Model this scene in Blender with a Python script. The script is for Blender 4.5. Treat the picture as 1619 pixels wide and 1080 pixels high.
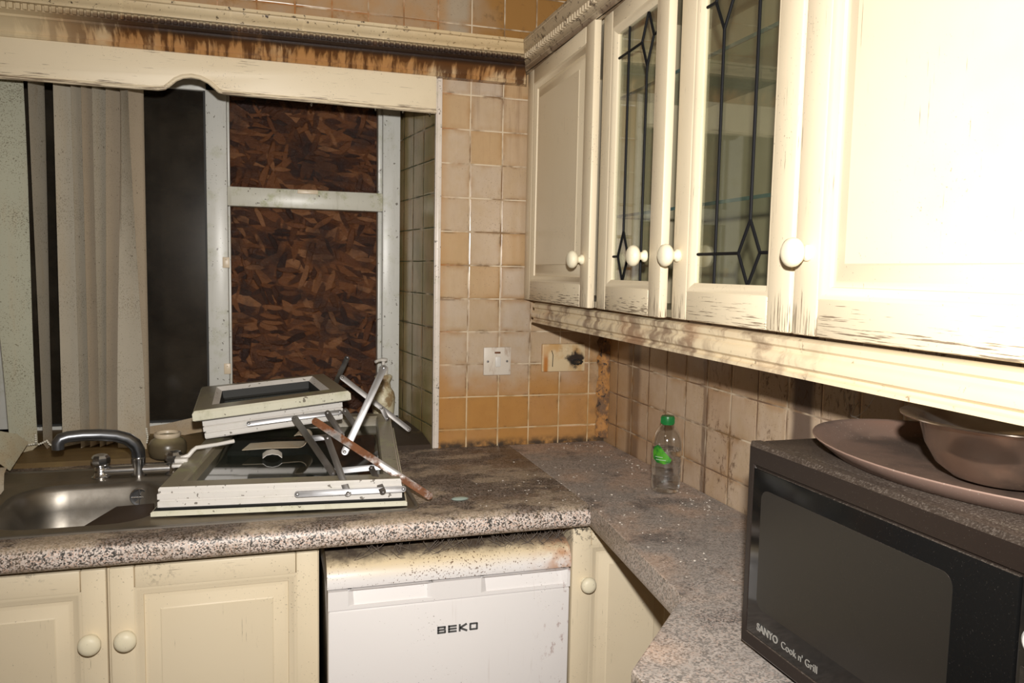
import bpy, bmesh, math, random
from mathutils import Vector, Matrix
random.seed(7)
C = bpy.context.scene
COL = C.collection
for o in list(bpy.data.objects): bpy.data.objects.remove(o)
R = math.radians

# ------------------------------------------------------------------ camera, light, exposure
cam_d = bpy.data.cameras.new('camera'); cam = bpy.data.objects.new('camera', cam_d); COL.objects.link(cam)
cam_d.sensor_width = 36.0; cam_d.lens = 36.0 * 1250.0 / 1619.0; cam_d.clip_start = 0.02
CP = Vector((-1.1166, -2.5086, 1.4648)); YAW, PITCH, ROLL = .2995, .0889, .0192
fw = Vector((math.sin(YAW)*math.cos(PITCH), math.cos(YAW)*math.cos(PITCH), -math.sin(PITCH)))
rt = Vector((math.cos(YAW), -math.sin(YAW), 0)); up = rt.cross(fw)
r2 = rt*math.cos(ROLL) + up*math.sin(ROLL); u2 = -rt*math.sin(ROLL) + up*math.cos(ROLL)
mw = Matrix((r2, u2, -fw)).transposed().to_4x4(); mw.translation = CP; cam.matrix_world = mw
C.camera = cam
C.view_settings.view_transform = 'Standard'; C.view_settings.look = 'None'
C.view_settings.gamma = 1.0; C.view_settings.use_curve_mapping = False
C.view_settings.exposure = 0.0
w = bpy.data.worlds.new('world'); C.world = w; w.use_nodes = True
w.node_tree.nodes['Background'].inputs[0].default_value = (1, .93, .82, 1)
w.node_tree.nodes['Background'].inputs[1].default_value = 0.02
# the camera's flash: sits above the lens
fl_d = bpy.data.lights.new('camera_flash', 'SPOT'); fl = bpy.data.objects.new('camera_flash', fl_d); COL.objects.link(fl)
fl_d.energy = 188; fl_d.color = (1, .96, .905); fl_d.shadow_soft_size = .022; fl_d.spot_size = R(118); fl_d.spot_blend = 1.0
fl.location = CP + rt*.015 + Vector((0, 0, .155))
fl.rotation_euler = fw.to_track_quat('-Z', 'Y').to_euler()
# faint warm fill light just below the ceiling, from an unseen source
al_d = bpy.data.lights.new('ceiling_fill', 'AREA'); al = bpy.data.objects.new('ceiling_fill', al_d); COL.objects.link(al)
al_d.energy = 1.5; al_d.size = .5; al_d.color = (1, .85, .66); al.location = (-1.7, -2.2, 2.44)

# ------------------------------------------------------------------ node helpers
class N:
    def __init__(s, name):
        s.m = bpy.data.materials.new(name); s.m.use_nodes = True; s.t = s.m.node_tree
        s.t.nodes.clear(); s.out = s.t.nodes.new('ShaderNodeOutputMaterial'); s._pos = None
    def put(s, sock, v):
        if isinstance(v, bpy.types.NodeSocket): s.t.links.new(v, sock)
        elif isinstance(v, (tuple, list)):
            if sock.type == 'RGBA' and len(v) == 3: v = (*v, 1)
            sock.default_value = v
        else: sock.default_value = v
    @property
    def pos(s):
        if s._pos is None: s._pos = s.t.nodes.new('ShaderNodeNewGeometry')
        return s._pos.outputs['Position']
    @property
    def nor(s):
        s.pos; return s._pos.outputs['Normal']
    def math(s, op, a, b=0.0, c=0.0, clamp=False):
        n = s.t.nodes.new('ShaderNodeMath'); n.operation = op; n.use_clamp = clamp
        for i, v in enumerate((a, b, c)): s.put(n.inputs[i], v)
        return n.outputs[0]
    def add(s, a, b): return s.math('ADD', a, b)
    def sub(s, a, b): return s.math('SUBTRACT', a, b)
    def mul(s, a, b): return s.math('MULTIPLY', a, b)
    def step(s, v, lo, hi):      # smoothstep lo->hi to 0..1
        n = s.t.nodes.new('ShaderNodeMapRange'); n.interpolation_type = 'SMOOTHSTEP'
        s.put(n.inputs[0], v); s.put(n.inputs[1], min(lo, hi)); s.put(n.inputs[2], max(lo, hi))
        if lo < hi: s.put(n.inputs[3], 0.0); s.put(n.inputs[4], 1.0)
        else: s.put(n.inputs[3], 1.0); s.put(n.inputs[4], 0.0)
        return n.outputs[0]
    def mix(s, f, a, b, mode='MIX'):
        n = s.t.nodes.new('ShaderNodeMix'); n.data_type = 'RGBA'; n.blend_type = mode
        s.put(n.inputs[0], f); s.put(n.inputs[6], a); s.put(n.inputs[7], b); return n.outputs[2]
    def xyz(s, v=None):
        n = s.t.nodes.new('ShaderNodeSeparateXYZ'); s.put(n.inputs[0], s.pos if v is None else v); return n.outputs
    def vec(s, x, y, z):
        n = s.t.nodes.new('ShaderNodeCombineXYZ')
        for i, v in enumerate((x, y, z)): s.put(n.inputs[i], v)
        return n.outputs[0]
    def scl(s, v, k):
        n = s.t.nodes.new('ShaderNodeVectorMath'); n.operation = 'MULTIPLY'; s.put(n.inputs[0], v); n.inputs[1].default_value = k; return n.outputs[0]
    def vadd(s, v, k):
        n = s.t.nodes.new('ShaderNodeVectorMath'); n.operation = 'ADD'; s.put(n.inputs[0], v); s.put(n.inputs[1], k); return n.outputs[0]
    def rot(s, v, ax, a):
        n = s.t.nodes.new('ShaderNodeVectorRotate'); n.rotation_type = ax + '_AXIS'; s.put(n.inputs[0], v); n.inputs['Angle'].default_value = a; return n.outputs[0]
    def noise(s, sc, det=3, rough=.55, v=None, dist=0.0, out=0):
        n = s.t.nodes.new('ShaderNodeTexNoise'); s.put(n.inputs['Vector'], s.pos if v is None else v)
        n.inputs['Scale'].default_value = sc; n.inputs['Detail'].default_value = det; n.inputs['Roughness'].default_value = rough; n.inputs['Distortion'].default_value = dist
        return n.outputs[out]
    def vor(s, sc, v=None, feat='F1', out='Color', rnd=1.0):
        n = s.t.nodes.new('ShaderNodeTexVoronoi'); n.feature = feat; s.put(n.inputs['Vector'], s.pos if v is None else v)
        n.inputs['Scale'].default_value = sc; n.inputs['Randomness'].default_value = rnd; return n.outputs[out]
    def white(s, v, out='Value'):
        n = s.t.nodes.new('ShaderNodeTexWhiteNoise'); n.noise_dimensions = '3D'; s.put(n.inputs['Vector'], v); return n.outputs[out]
    def ramp(s, f, stops, interp='LINEAR'):
        n = s.t.nodes.new('ShaderNodeValToRGB'); s.put(n.inputs[0], f); cr = n.color_ramp; cr.interpolation = interp
        while len(cr.elements) < len(stops): cr.elements.new(.5)
        for e, (p, c) in zip(cr.elements, stops): e.position = p; e.color = (*c, 1) if len(c) == 3 else c
        return n.outputs[0]
    def bump(s, h, strength=.4, dist=.002, nrm=None):
        n = s.t.nodes.new('ShaderNodeBump'); s.put(n.inputs['Height'], h); n.inputs['Strength'].default_value = strength; n.inputs['Distance'].default_value = dist
        if nrm: s.put(n.inputs['Normal'], nrm)
        return n.outputs[0]
    def bsdf(s, col, rough=.5, metal=0.0, nrm=None, spec=.5, coat=0.0, trans=0.0, ior=1.45, alpha=1.0):
        n = s.t.nodes.new('ShaderNodeBsdfPrincipled'); s.put(n.inputs['Base Color'], col); s.put(n.inputs['Roughness'], rough); s.put(n.inputs['Metallic'], metal)
        s.put(n.inputs['Specular IOR Level'], spec); s.put(n.inputs['Coat Weight'], coat); s.put(n.inputs['Transmission Weight'], trans); s.put(n.inputs['IOR'], ior); s.put(n.inputs['Alpha'], alpha)
        if nrm: s.put(n.inputs['Normal'], nrm)
        s.t.links.new(n.outputs[0], s.out.inputs[0]); return s.m

def speck(n, base, amt=.5, sc=260, col=(.05, .04, .03), lo=.66, hi=.72, patch=6):
    """scatter of small dark mould specks"""
    a = n.noise(sc, 2, .6); b = n.noise(patch, 2, .6)
    return n.mix(n.mul(n.step(n.add(a, n.mul(n.sub(b, .5), .35)), lo, hi), amt), base, col)

def simple(name, col, rough=.5, metal=0.0, **k):
    n = N(name); v = n.mix(n.noise(25, 3), col, tuple(c*.88 for c in col)); return n.bsdf(v, rough, metal, **k)

# ------------------------------------------------------------------ materials
CREAM = (.80, .70, .525)
def cream(name, grain, wear=.25, zw=None, base=CREAM, dirt=.35):
    """old cream paint: cracks along the grain; zw=(z_low,z_high) gives extra wear towards z_low"""
    n = N(name); p = n.pos
    k = {'x': (9, 300, 300), 'y': (300, 9, 300), 'z': (300, 300, 9)}[grain]
    g = n.noise(1.2, 4, .6, n.scl(p, k))
    area = n.noise(7, 3, .6)
    c = n.mix(n.noise(3, 3), base, tuple(a*b for a, b in zip(base, (.93, .90, .84))))
    c = speck(n, c, .55, 230, (.10, .075, .045), .70, .76)
    thr = n.add(n.mul(area, .22), wear*.4)
    if zw:
        t = n.step(n.xyz()[2], zw[1], zw[0]); thr = n.add(thr, n.mul(t, .16))
    crack = n.step(n.add(g, thr), .84, .90)
    c = n.mix(n.mul(crack, .8), c, (.12, .075, .045))
    c = n.mix(n.mul(n.step(n.noise(2.2, 4, .7), .5, .85), dirt), c, (.50, .40, .27))
    if base is CREAM:
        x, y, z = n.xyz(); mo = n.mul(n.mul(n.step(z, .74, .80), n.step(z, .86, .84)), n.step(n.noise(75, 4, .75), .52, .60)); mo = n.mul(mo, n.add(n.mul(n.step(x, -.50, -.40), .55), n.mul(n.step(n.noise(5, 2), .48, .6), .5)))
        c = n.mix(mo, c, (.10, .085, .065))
    h = n.sub(n.mul(g, .25), n.mul(crack, .5))
    return n.bsdf(c, .42, nrm=n.bump(h, .25, .001), spec=.4)
M = {}
M['cream_z'] = cream('cream_paint_vertical', 'z', .10)
M['cream_y'] = cream('cream_paint_horizontal_side', 'y', .16, (1.37, 1.44))
M['cream_x'] = cream('cream_paint_horizontal', 'x', .20, (1.955, 1.985))
M['cream_base_z'] = cream('cream_base_vertical', 'z', .08, dirt=.30)
M['cream_base_x'] = cream('cream_base_horizontal', 'x', .12, dirt=.35)
M['cream_wz'] = cream('cream_wall_vertical', 'z', .15, (1.37, 1.47))
M['knob'] = cream('cream_knob', 'z', .0, base=(.86, .80, .62), dirt=.3)

def tiles(name, axis, u0, su, z0, stains, base):
    n = N(name); x, y, z = n.xyz()
    u = {'x': x, 'y': y}[axis]
    wob = n.mul(n.sub(n.noise(9, 2), .5), .03)
    U = n.add(n.mul(n.sub(u, u0), 1/su), wob); V = n.add(n.mul(n.sub(z, z0), 1/.108), wob)
    fu, fv = n.math('FRACT', U), n.math('FRACT', V)
    eu = n.mul(n.math('MINIMUM', fu, n.sub(1.0, fu)), su); ev = n.mul(n.math('MINIMUM', fv, n.sub(1.0, fv)), .108)
    e = n.math('MINIMUM', eu, ev); grout = n.step(e, .0026, .0013)
    cid = n.vec(n.math('FLOOR', U), n.math('FLOOR', V), 3.7)
    t = n.white(cid)
    c = n.ramp(t, base)
    mot = n.noise(16, 5, .65)
    c = n.mix(n.mul(n.step(mot, .35, .75), .45), c, (.50, .36, .20))
    c = n.mix(n.mul(n.noise(60, 4, .7, n.scl(n.pos, (1, 1, .35))), .28), c, (.40, .31, .21), 'MULTIPLY')
    g = n.mix(n.step(n.noise(11, 3), .42, .62), (.66, .55, .40), (.22, .13, .06))
    c, g = stains(n, c, g, x, y, z, t)
    c = n.mix(n.mul(n.mul(n.step(e, .022, .0), n.step(n.noise(7, 4, .65), .44, .66)), .6), c, (.36, .19, .065))
    c = n.mix(n.mul(n.mul(n.step(e, .010, .001), n.step(n.noise(13, 4, .65), .52, .66)), .7), c, (.11, .065, .03))
    c = speck(n, c, .6, 190, (.10, .06, .03), .67, .73)
    h = n.add(n.step(e, .001, .006), n.mul(n.noise(35, 2), .25))
    return n.bsdf(n.mix(grout, c, g), n.add(.22, n.mul(grout, .5)), nrm=n.bump(h, .5, .0018), spec=.45)

def st_back(n, c, g, x, y, z, t):
    lo = n.add(n.add(n.step(z, 1.36, .98), n.mul(n.sub(n.noise(5, 4, .6), .5), 1.0)), n.mul(n.sub(t, .5), .45))
    lo = n.step(lo, .35, 1.0)
    c = n.mix(n.mul(lo, .86), c, n.mix(n.noise(13, 4, .65), (.50, .25, .06), (.36, .15, .03)))
    # rusty runs under the cornice and near the cupboard
    dr = n.noise(1, 4, .6, n.scl(n.pos, (38, 1, 2.2)))
    top = n.mul(n.step(z, 1.72, 2.05), n.step(dr, .50, .72)); top = n.mul(top, n.step(x, -.60, -.32))
    c = n.mix(n.mul(top, .8), c, (.16, .075, .03))
    hz = n.step(z, 2.12, 2.2)
    c = n.mix(n.mul(hz, .88), c, n.mix(n.noise(9, 3), (.33, .275, .205), (.42, .345, .25)))
    hi = n.mul(hz, n.step(n.add(x, n.mul(n.sub(n.noise(5, 3), .5), .35)), -.55, -.40))
    c = n.mix(n.mul(hi, .85), c, (.33, .15, .02))
    hi2 = n.mul(hz, n.step(n.noise(16, 5, .7), .55, .72)); c = n.mix(n.mul(hi2, .6), c, (.10, .06, .035))
    # rust bleeding out of the joints beside the white trim
    rj = n.mul(n.step(x, -.50, -.585), n.step(n.noise(14, 3), .35, .6))
    g = n.mix(rj, g, (.36, .14, .03))
    c = n.mix(n.mul(n.step(x, -.555, -.595), n.mul(n.noise(18, 4), .9)), c, (.42, .2, .05))
    g = n.mix(n.mul(lo, .5), g, (.62, .42, .18))
    # darker brown blotches towards the wall corner, then just above the worktop
    cr = n.mul(n.step(x, -.13, -.03), n.step(n.noise(13, 5, .7), .42, .68)); c = n.mix(n.mul(cr, .55), c, (.20, .13, .075))
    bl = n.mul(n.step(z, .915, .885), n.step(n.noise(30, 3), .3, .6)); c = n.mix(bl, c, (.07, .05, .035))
    return c, g
def st_right(n, c, g, x, y, z, t):
    g = n.mix(n.step(n.noise(6, 3), .4, .6), g, (.17, .10, .06))
    for a, b, k in ((-.225, .055, .75), (-1.06, .045, .85), (-.66, .018, .6)):
        d = n.math('ABSOLUTE', n.sub(n.add(y, n.mul(n.sub(n.noise(6, 2), .5), .03)), a))
        c = n.mix(n.mul(n.step(d, b, b*.5), k), c, (.085, .055, .045))
    spl = n.mul(n.step(n.noise(42, 5, .75, n.scl(n.pos, (1, 1, .6)), 1.2), .53, .62), n.step(n.noise(5.5, 2), .44, .56)); spl = n.mul(spl, n.step(y, -.58, -.7))
    c = n.mix(n.mul(spl, .8), c, (.11, .06, .035))
    c = n.mix(n.mul(n.step(n.noise(3.5, 4), .45, .7), .5), c, (.33, .20, .12))
    c = n.mix(n.mul(n.step(y, -.34, -.03), .6), c, (.40, .22, .075))
    return c, g
def st_rev(n, c, g, x, y, z, t):
    g = n.mix(n.step(n.noise(10, 2), .3, .5), g, (.075, .08, .03))
    c = n.mix(n.mul(n.step(n.noise(5, 4), .35, .65), .75), c, (.25, .22, .08))
    c = n.mix(n.mul(n.step(n.noise(22, 4, .6, n.scl(n.pos, (1, 1, .25))), .45, .7), .4), c, (.22, .15, .08))
    return c, g
BE = [(0, (.52, .39, .26)), (.3, (.57, .45, .33)), (.55, (.55, .46, .37)), (.8, (.54, .36, .19)), (1, (.57, .47, .36))]
M['tile_back'] = tiles('wall_tiles_window_side', 'x', -.063, .108, .940, st_back, BE)
M['tile_right'] = tiles('wall_tiles_cupboard_side', 'y', -.100, .1134, .951, st_right, [(0, (.56, .42, .30)), (.5, (.60, .47, .35)), (1, (.52, .37, .25))])
M['tile_reveal'] = tiles('wall_tiles_reveal', 'y', .012, .108, .952, st_rev, [(0, (.46, .38, .21)), (.5, (.50, .37, .21)), (1, (.42, .36, .18))])
M['plaster'] = simple('old_plaster', (.62, .55, .44), .8)
M['floor'] = simple('vinyl_floor', (.30, .22, .15), .6)

def granite(name, is_right):
    n = N(name); x, y, z = n.xyz(); nz = n.xyz(n.nor)[2]
    v = n.vor(330, out='Color'); f = n.xyz(v)[0]
    c = n.ramp(f, [(0, (.055, .05, .045)), (.2, (.22, .19, .17)), (.42, (.60, .52, .47)), (.65, (.72, .62, .56)), (.85, (.62, .46, .38)), (1, (.16, .14, .13))], 'CONSTANT')
    top = n.step(nz, .35, .8)
    big = n.noise(4.5, 4, .6); fine = n.noise(38, 4, .7)
    right = 1.0 if is_right else 0.0
    brown = n.mix(n.step(n.noise(5.5, 5, .65, n.scl(n.pos, (1, 1.6, 1))), .46, .56), (.055, .034, .018), (.34, .265, .18))
    dust = n.mix(n.step(n.noise(5, 4), .40, .60), (.30, .27, .245), (.46, .335, .255))
    dcol = n.mix(right, brown, dust)
    dcol = n.mix(n.mul(n.step(n.noise(90, 3), .5, .7), .5), dcol, (.08, .06, .045)); sm = n.mul(n.step(n.noise(6.5, 4, .6, n.rot(n.scl(n.pos, (1, 1, 1)), 'Z', .6)), .54, .66), right); dcol = n.mix(n.mul(sm, .8), dcol, (.085, .075, .072))
    wet = n.mul(n.step(n.noise(4.2, 5, .65, n.scl(n.pos, (1, 1.8, 1))), .50, .60), n.sub(1.0, right)); wet = n.mul(wet, n.step(x, -1.0, -.78))
    dcol = n.mix(n.mul(wet, .85), dcol, (.036, .019, .009))
    amt = n.mul(top, n.add(n.mix(right, n.add(.74, n.mul(n.sub(fine, .5), .5)), n.add(.74, n.mul(n.sub(fine, .5), .9))), n.mul(n.sub(big, .5), .35)))
    near = n.mul(right, n.step(y, -1.15, -1.45)); amt = n.mul(amt, n.sub(1.0, n.mul(near, .12)))
    c = n.mix(n.math('MINIMUM', n.math('MAXIMUM', amt, 0.0), 1.0), c, dcol)
    # grime on the side face
    side = n.mul(n.sub(1.0, top), n.add(n.mul(n.step(n.noise(7, 4, .6), .48, .7), .4), n.mul(right, .5)))
    c = n.mix(side, c, n.mix(right, (.25, .17, .10), (.24, .19, .13)))
    low = n.mul(n.step(z, .842, .826), n.sub(1.0, top)); c = n.mix(n.mul(low, .65), c, (.20, .14, .085))
    ro = n.add(.38, n.mul(n.sub(top, wet), .3))
    return n.bsdf(c, ro, nrm=n.bump(n.add(n.mul(fine, .6), f), .15, .001), spec=.4)
M['granite'] = granite('granite_laminate', False); M['granite_dusty'] = granite('dusty_granite_laminate', True)

def osb():
    n = N('wet_strand_board'); x, y, z = n.xyz(); P2 = n.vec(x, z, 0.0)
    P2 = n.vadd(P2, n.scl(n.vadd(n.noise(5, 3, out=1), (-.5, -.5, -.5)), (.05, .05, 0)))
    cols, hs = None, None
    for i, (a, sc) in enumerate(((.35, 1.0), (-.55, .85), (1.15, 1.1), (-1.3, .9), (.05, 1.2))):
        q = n.vadd(n.scl(n.rot(P2, 'Z', a), (11*sc, 45*sc, 1)), (i*7.3, i*3.1, 0))
        v = n.vor(1.0, q, rnd=1.0); d = n.vor(1.0, q, 'F1', 'Distance')
        r, g, b = n.xyz(v)
        col = n.ramp(r, [(0, (.030, .011, .008)), (.3, (.078, .028, .013)), (.55, (.145, .052, .020)), (.8, (.215, .080, .028)), (1, (.33, .15, .065))])
        on = n.mul(n.step(g, .60, .62), n.step(d, .55, .40))
        if cols is None: cols, hs = col, b
        else: cols = n.mix(on, cols, col); hs = n.add(n.mul(hs, n.sub(1.0, n.mul(on, .6))), n.mul(on, b))
    fib = n.noise(1, 4, .7, n.scl(P2, (70, 220, 1)))
    c = n.mix(n.mul(fib, .5), cols, (.03, .014, .010))
    c = n.mix(n.mul(n.step(n.noise(9, 4), .48, .68), .65), c, (.022, .014, .015))
    return n.bsdf(c, n.add(.07, n.mul(n.noise(20, 3), .28)), nrm=n.bump(n.add(n.add(hs, n.mul(fib, .8)), n.mul(n.noise(110, 3), .9)), 1.0, .008), spec=.8)
M['osb'] = osb()

def upvc(name, green=.4, base=(.66, .66, .62)):
    n = N(name); x, y, z = n.xyz()
    c = n.mix(n.noise(6, 4), base, tuple(b*.86 for b in base))
    al = n.mul(n.step(n.noise(17, 5, .7), .5, .68), green); c = n.mix(al, c, (.33, .34, .17))
    c = n.mix(n.mul(n.step(n.noise(40, 3, .6, n.scl(n.pos, (1, 1, .15))), .55, .75), .3*green+.05), c, (.26, .24, .15))
    c = speck(n, c, .8, 170, (.06, .055, .03), .71, .75); c = speck(n, c, .75, 70, (.07, .05, .03), .69, .71, 14)
    return n.bsdf(c, .33, nrm=n.bump(n.noise(70, 2), .06, .001))
M['upvc'] = upvc('dirty_white_upvc', .3)
M['upvc_transom'] = upvc('algae_white_upvc', .85, (.62, .61, .53))
M['sash_top'] = upvc('muddy_upvc', .6, (.27, .235, .17))
M['sash_lip'] = upvc('cream_upvc', .35, (.74, .72, .58))
M['sash_white'] = upvc('white_upvc_edge', .10, (.78, .75, .71))
M['rubber'] = simple('black_rubber', (.02, .02, .018), .6)

def thin_glass(name, tint, refl=.12, rough=.02, dirt=0.0, dcol=(.2, .18, .15)):
    n = N(name); t = n.t
    tr = t.nodes.new('ShaderNodeBsdfTransparent'); n.put(tr.inputs[0], tint)
    gl = t.nodes.new('ShaderNodeBsdfGlossy'); gl.inputs['Roughness'].default_value = rough; gl.inputs['Color'].default_value = (1, 1, 1, 1)
    lw = t.nodes.new('ShaderNodeLayerWeight'); lw.inputs['Blend'].default_value = .5
    fres = n.add(.04, n.mul(n.math('POWER', lw.outputs['Facing'], 4.0), .8))
    m1 = t.nodes.new('ShaderNodeMixShader'); n.put(m1.inputs[0], n.math('MINIMUM', n.add(fres, refl*.2), .9))
    t.links.new(tr.outputs[0], m1.inputs[1]); t.links.new(gl.outputs[0], m1.inputs[2]); last = m1.outputs[0]
    if dirt:
        df = t.nodes.new('ShaderNodeBsdfDiffuse'); n.put(df.inputs[0], dcol)
        m2 = t.nodes.new('ShaderNodeMixShader'); n.put(m2.inputs[0], n.mul(n.add(n.step(n.noise(7, 5, .65), .25, .85), .3), dirt))
        t.links.new(last, m2.inputs[1]); t.links.new(df.outputs[0], m2.inputs[2]); last = m2.outputs[0]
    t.links.new(last, n.out.inputs[0]); return n.m
M['glass_door'] = thin_glass('cupboard_glass', (.93, .95, .90), .1, .02, .03, (.5, .48, .38))
M['glass_dark'] = thin_glass('grimy_window_glass', (.34, .32, .30), .1, .12, .13, (.20, .17, .13))
M['glass_sash'] = thin_glass('wet_sash_glass', (.10, .16, .14), .5, .06, .12, (.12, .14, .11))
M['glass_shelf'] = thin_glass('shelf_glass', (.62, .74, .68), .3, .02)
M['shelf_edge'] = simple('green_glass_edge', (.055, .10, .095), .15)
M['pet'] = thin_glass('clear_bottle_plastic', (.94, .96, .97), .6, .05)
def water():
    n = N('water'); return n.bsdf((.93, .97, 1.0), .02, trans=1.0, ior=1.33)
M['water'] = water()
M['lead'] = simple('black_lead', (.006, .006, .007), .6, spec=.2)
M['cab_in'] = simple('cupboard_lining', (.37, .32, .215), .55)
M['dark'] = simple('dark_void', (.02, .016, .012), .9)

def steel(name, base, rough, stain=.0, scol=(.2, .14, .07)):
    n = N(name); c = n.mix(n.mul(n.step(n.noise(8, 5, .65), .42, .7), stain), base, scol)
    m = n.sub(1.0, n.mul(n.step(n.noise(8, 5, .65), .42, .7), stain))
    return n.bsdf(c, n.add(rough, n.mul(n.noise(30, 3), .12)), m)
M['sink'] = steel('stained_steel', (.30, .275, .24), .36, .45, (.10, .075, .045))
M['sink_deck'] = steel('limescaled_steel', (.26, .22, .165), .42, .9, (.14, .10, .055))
M['chrome'] = steel('dull_chrome', (.55, .55, .56), .16, .12, (.2, .17, .13))
M['tapgrey'] = steel('grey_tap_metal', (.22, .23, .25), .26, .15, (.1, .09, .08))
M['zinc'] = steel('zinc_stay', (.33, .33, .34), .34, .4, (.16, .12, .09))
M['zinc_dark'] = steel('tarnished_zinc', (.25, .24, .235), .4, .4, (.09, .07, .05))
def rust():
    n = N('rusty_zinc'); f = n.step(n.noise(15, 5, .6), .36, .50)
    c = n.mix(f, (.42, .41, .40), n.mix(n.noise(60, 4), (.24, .085, .025), (.09, .035, .015)))
    return n.bsdf(c, n.add(.35, n.mul(f, .4)), n.sub(1.0, f), nrm=n.bump(n.mul(f, n.noise(200, 2)), .4, .001))
M['rust'] = rust()
def bowlm():
    n = N('tarnished_bowl_steel'); c = n.mix(n.step(n.noise(6, 4), .35, .7), (.78, .71, .64), (.55, .45, .38))
    return n.bsdf(c, n.add(.10, n.mul(n.noise(14, 3), .14)), .97)
M['bowl'] = bowlm()
def tray():
    n = N('old_copper_tray'); c = n.mix(n.step(n.noise(7, 4, .6), .4, .65), (.20, .135, .105), (.10, .075, .062))
    nz = n.xyz(n.nor)[2]; rc = n.mul(n.step(nz, .95, .85), n.step(n.noise(6, 3), .40, .6)); c = n.mix(n.step(nz, .95, .85), c, (.27, .18, .145)); c = n.mix(n.mul(n.mul(rc, n.step(n.xyz()[0], -.25, -.12)), .9), c, (.30, .10, .03))
    c = n.mix(n.mul(n.step(n.noise(300, 2), .66, .72), .5), c, (.5, .43, .37))
    return n.bsdf(c, .45, .25)
M['tray'] = tray()
def black(name, c, ro, dust=.3):
    n = N(name); nz = n.step(n.xyz(n.nor)[2], .5, .9)
    col = n.mix(n.mul(n.step(n.noise(700, 1), .72, .78), dust), c, (.30, .26, .22))
    col = n.mix(n.mul(nz, n.mul(n.step(n.noise(330, 4, .7), .45, .72), .55)), col, (.34, .29, .25))
    ed = n.step(n.noise(25, 4), .3, .8); col = n.mix(n.mul(nz, n.add(.25, n.mul(ed, .3))), col, (.10, .078, .062))
    return n.bsdf(col, ro, spec=.35)
M['mw_body'] = black('dark_brown_plastic', (.0165, .0115, .0095), .30)
M['mw_door'] = black('black_gloss_door', (.006, .006, .006), .12, .1)
M['mw_window'] = black('smoked_window', (.0165, .0148, .0128), .22, .12)
M['mw_print'] = simple('silver_print', (.27, .26, .24), .5)
M['mw_button'] = simple('pale_button', (.62, .62, .60), .4)
def enamel(name, top):
    n = N(name); x, y, z = n.xyz()
    c = n.mix(n.noise(3, 3), (.82, .79, .78), (.86, .83, .82))
    if top:
        c = n.mix(n.step(n.add(z, n.mul(n.sub(n.noise(5, 3), .5), .02)), .728, .772), c, (.78, .64, .42))
        c = n.mix(n.mul(n.step(x, -.52, -.39), n.step(n.noise(22, 4), .35, .6)), c, (.55, .30, .17))
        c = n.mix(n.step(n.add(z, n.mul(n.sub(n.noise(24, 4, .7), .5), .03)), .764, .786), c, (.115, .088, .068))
        c = speck(n, c, .9, 200, (.12, .06, .03), .62, .68, 4)
    else:
        dr = n.noise(1, 4, .65, n.scl(n.pos, (55, 1, 3)))
        c = n.mix(n.mul(n.step(dr, .60, .74), n.mul(n.step(x, -.78, -.60), .35)), c, (.42, .32, .26))
        c = n.mix(n.mul(n.step(n.noise(75, 4, .7, n.scl(n.pos, (1, 1, .5))), .58, .68), n.mul(n.step(x, -.50, -.40), .6)), c, (.30, .13, .11))
        c = speck(n, c, .6, 190, (.12, .08, .06), .72, .76)
    return n.bsdf(c, .3)
M['fridge'] = enamel('white_enamel', False); M['fridge_top'] = enamel('dusty_fridge_top', True)
M['badge'] = simple('grey_badge', (.10, .10, .10), .4)
def fabric(name, base, spots=.5):
    n = N(name); c = n.mix(n.noise(5, 4), base, tuple(b*.85 for b in base))
    c = n.mix(n.mul(n.step(n.noise(8, 4, .6, n.scl(n.pos, (3, 3, .5))), .5, .75), .35), c, (.45, .36, .24))
    c = speck(n, c, spots, 300, (.12, .10, .06), .58, .68, 8); c = speck(n, c, .7, 110, (.10, .08, .05), .70, .74, 12)
    lo = n.mul(n.step(n.xyz()[2], 1.05, .93), n.step(n.noise(10, 3), .3, .7)); c = n.mix(n.mul(lo, .5), c, (.42, .27, .12))
    return n.bsdf(c, .75, nrm=n.bump(n.noise(400, 2), .15, .0006), spec=.25)
M['slat'] = fabric('stained_blind_fabric', (.50, .45, .36)); M['slat_green'] = fabric('greenish_blind_fabric', (.46, .46, .36), .7); M['slat_warm'] = fabric('warm_blind_fabric', (.48, .40, .30), .3)
M['bead'] = simple('white_bead', (.75, .72, .62), .4)
def stained_cornice():
    n = N('rust_stained_moulding'); x, y, z = n.xyz()
    c = n.mix(n.noise(4, 3), (.74, .63, .43), (.66, .53, .32))
    dr = n.noise(1, 5, .65, n.scl(n.pos, (26, 8, 3.2)), .5); dr2 = n.noise(1, 4, .6, n.scl(n.pos, (70, 10, 7)), .8)
    wx = n.mul(n.step(x, -1.78, -1.45), n.step(z, 2.136, 2.125))
    a = n.step(n.add(dr, n.add(n.mul(dr2, .45), n.mul(n.step(z, 2.075, 2.12), .18))), .66, .84)
    c = n.mix(n.mul(n.mul(n.math('MAXIMUM', n.step(n.noise(5, 4), .38, .58), .4), n.add(n.mul(wx, .9), .1)), .85), c, (.40, .165, .03))
    c = n.mix(n.mul(a, n.add(n.mul(wx, .8), .12)), c, (.085, .03, .008))
    dk = n.mul(n.mul(n.step(z, 2.096, 2.110), n.step(z, 2.14, 2.124)), n.step(x, -1.7, -1.3)); c = n.mix(n.mul(dk, n.step(n.noise(6, 3), .2, .42)), c, (.022, .010, .006))
    up_ = n.step(z, 2.134, 2.14); c = n.mix(n.mul(up_, n.step(n.noise(60, 5, .75), .58, .64)), c, (.05, .03, .02))
    c = n.mix(n.mul(n.mul(up_, n.step(x, -.9, -.4)), .35), c, (.56, .36, .14))
    return n.bsdf(c, .38, nrm=n.bump(n.mul(a, n.noise(40, 3)), .3, .002))
M['cornice'] = stained_cornice()
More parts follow.
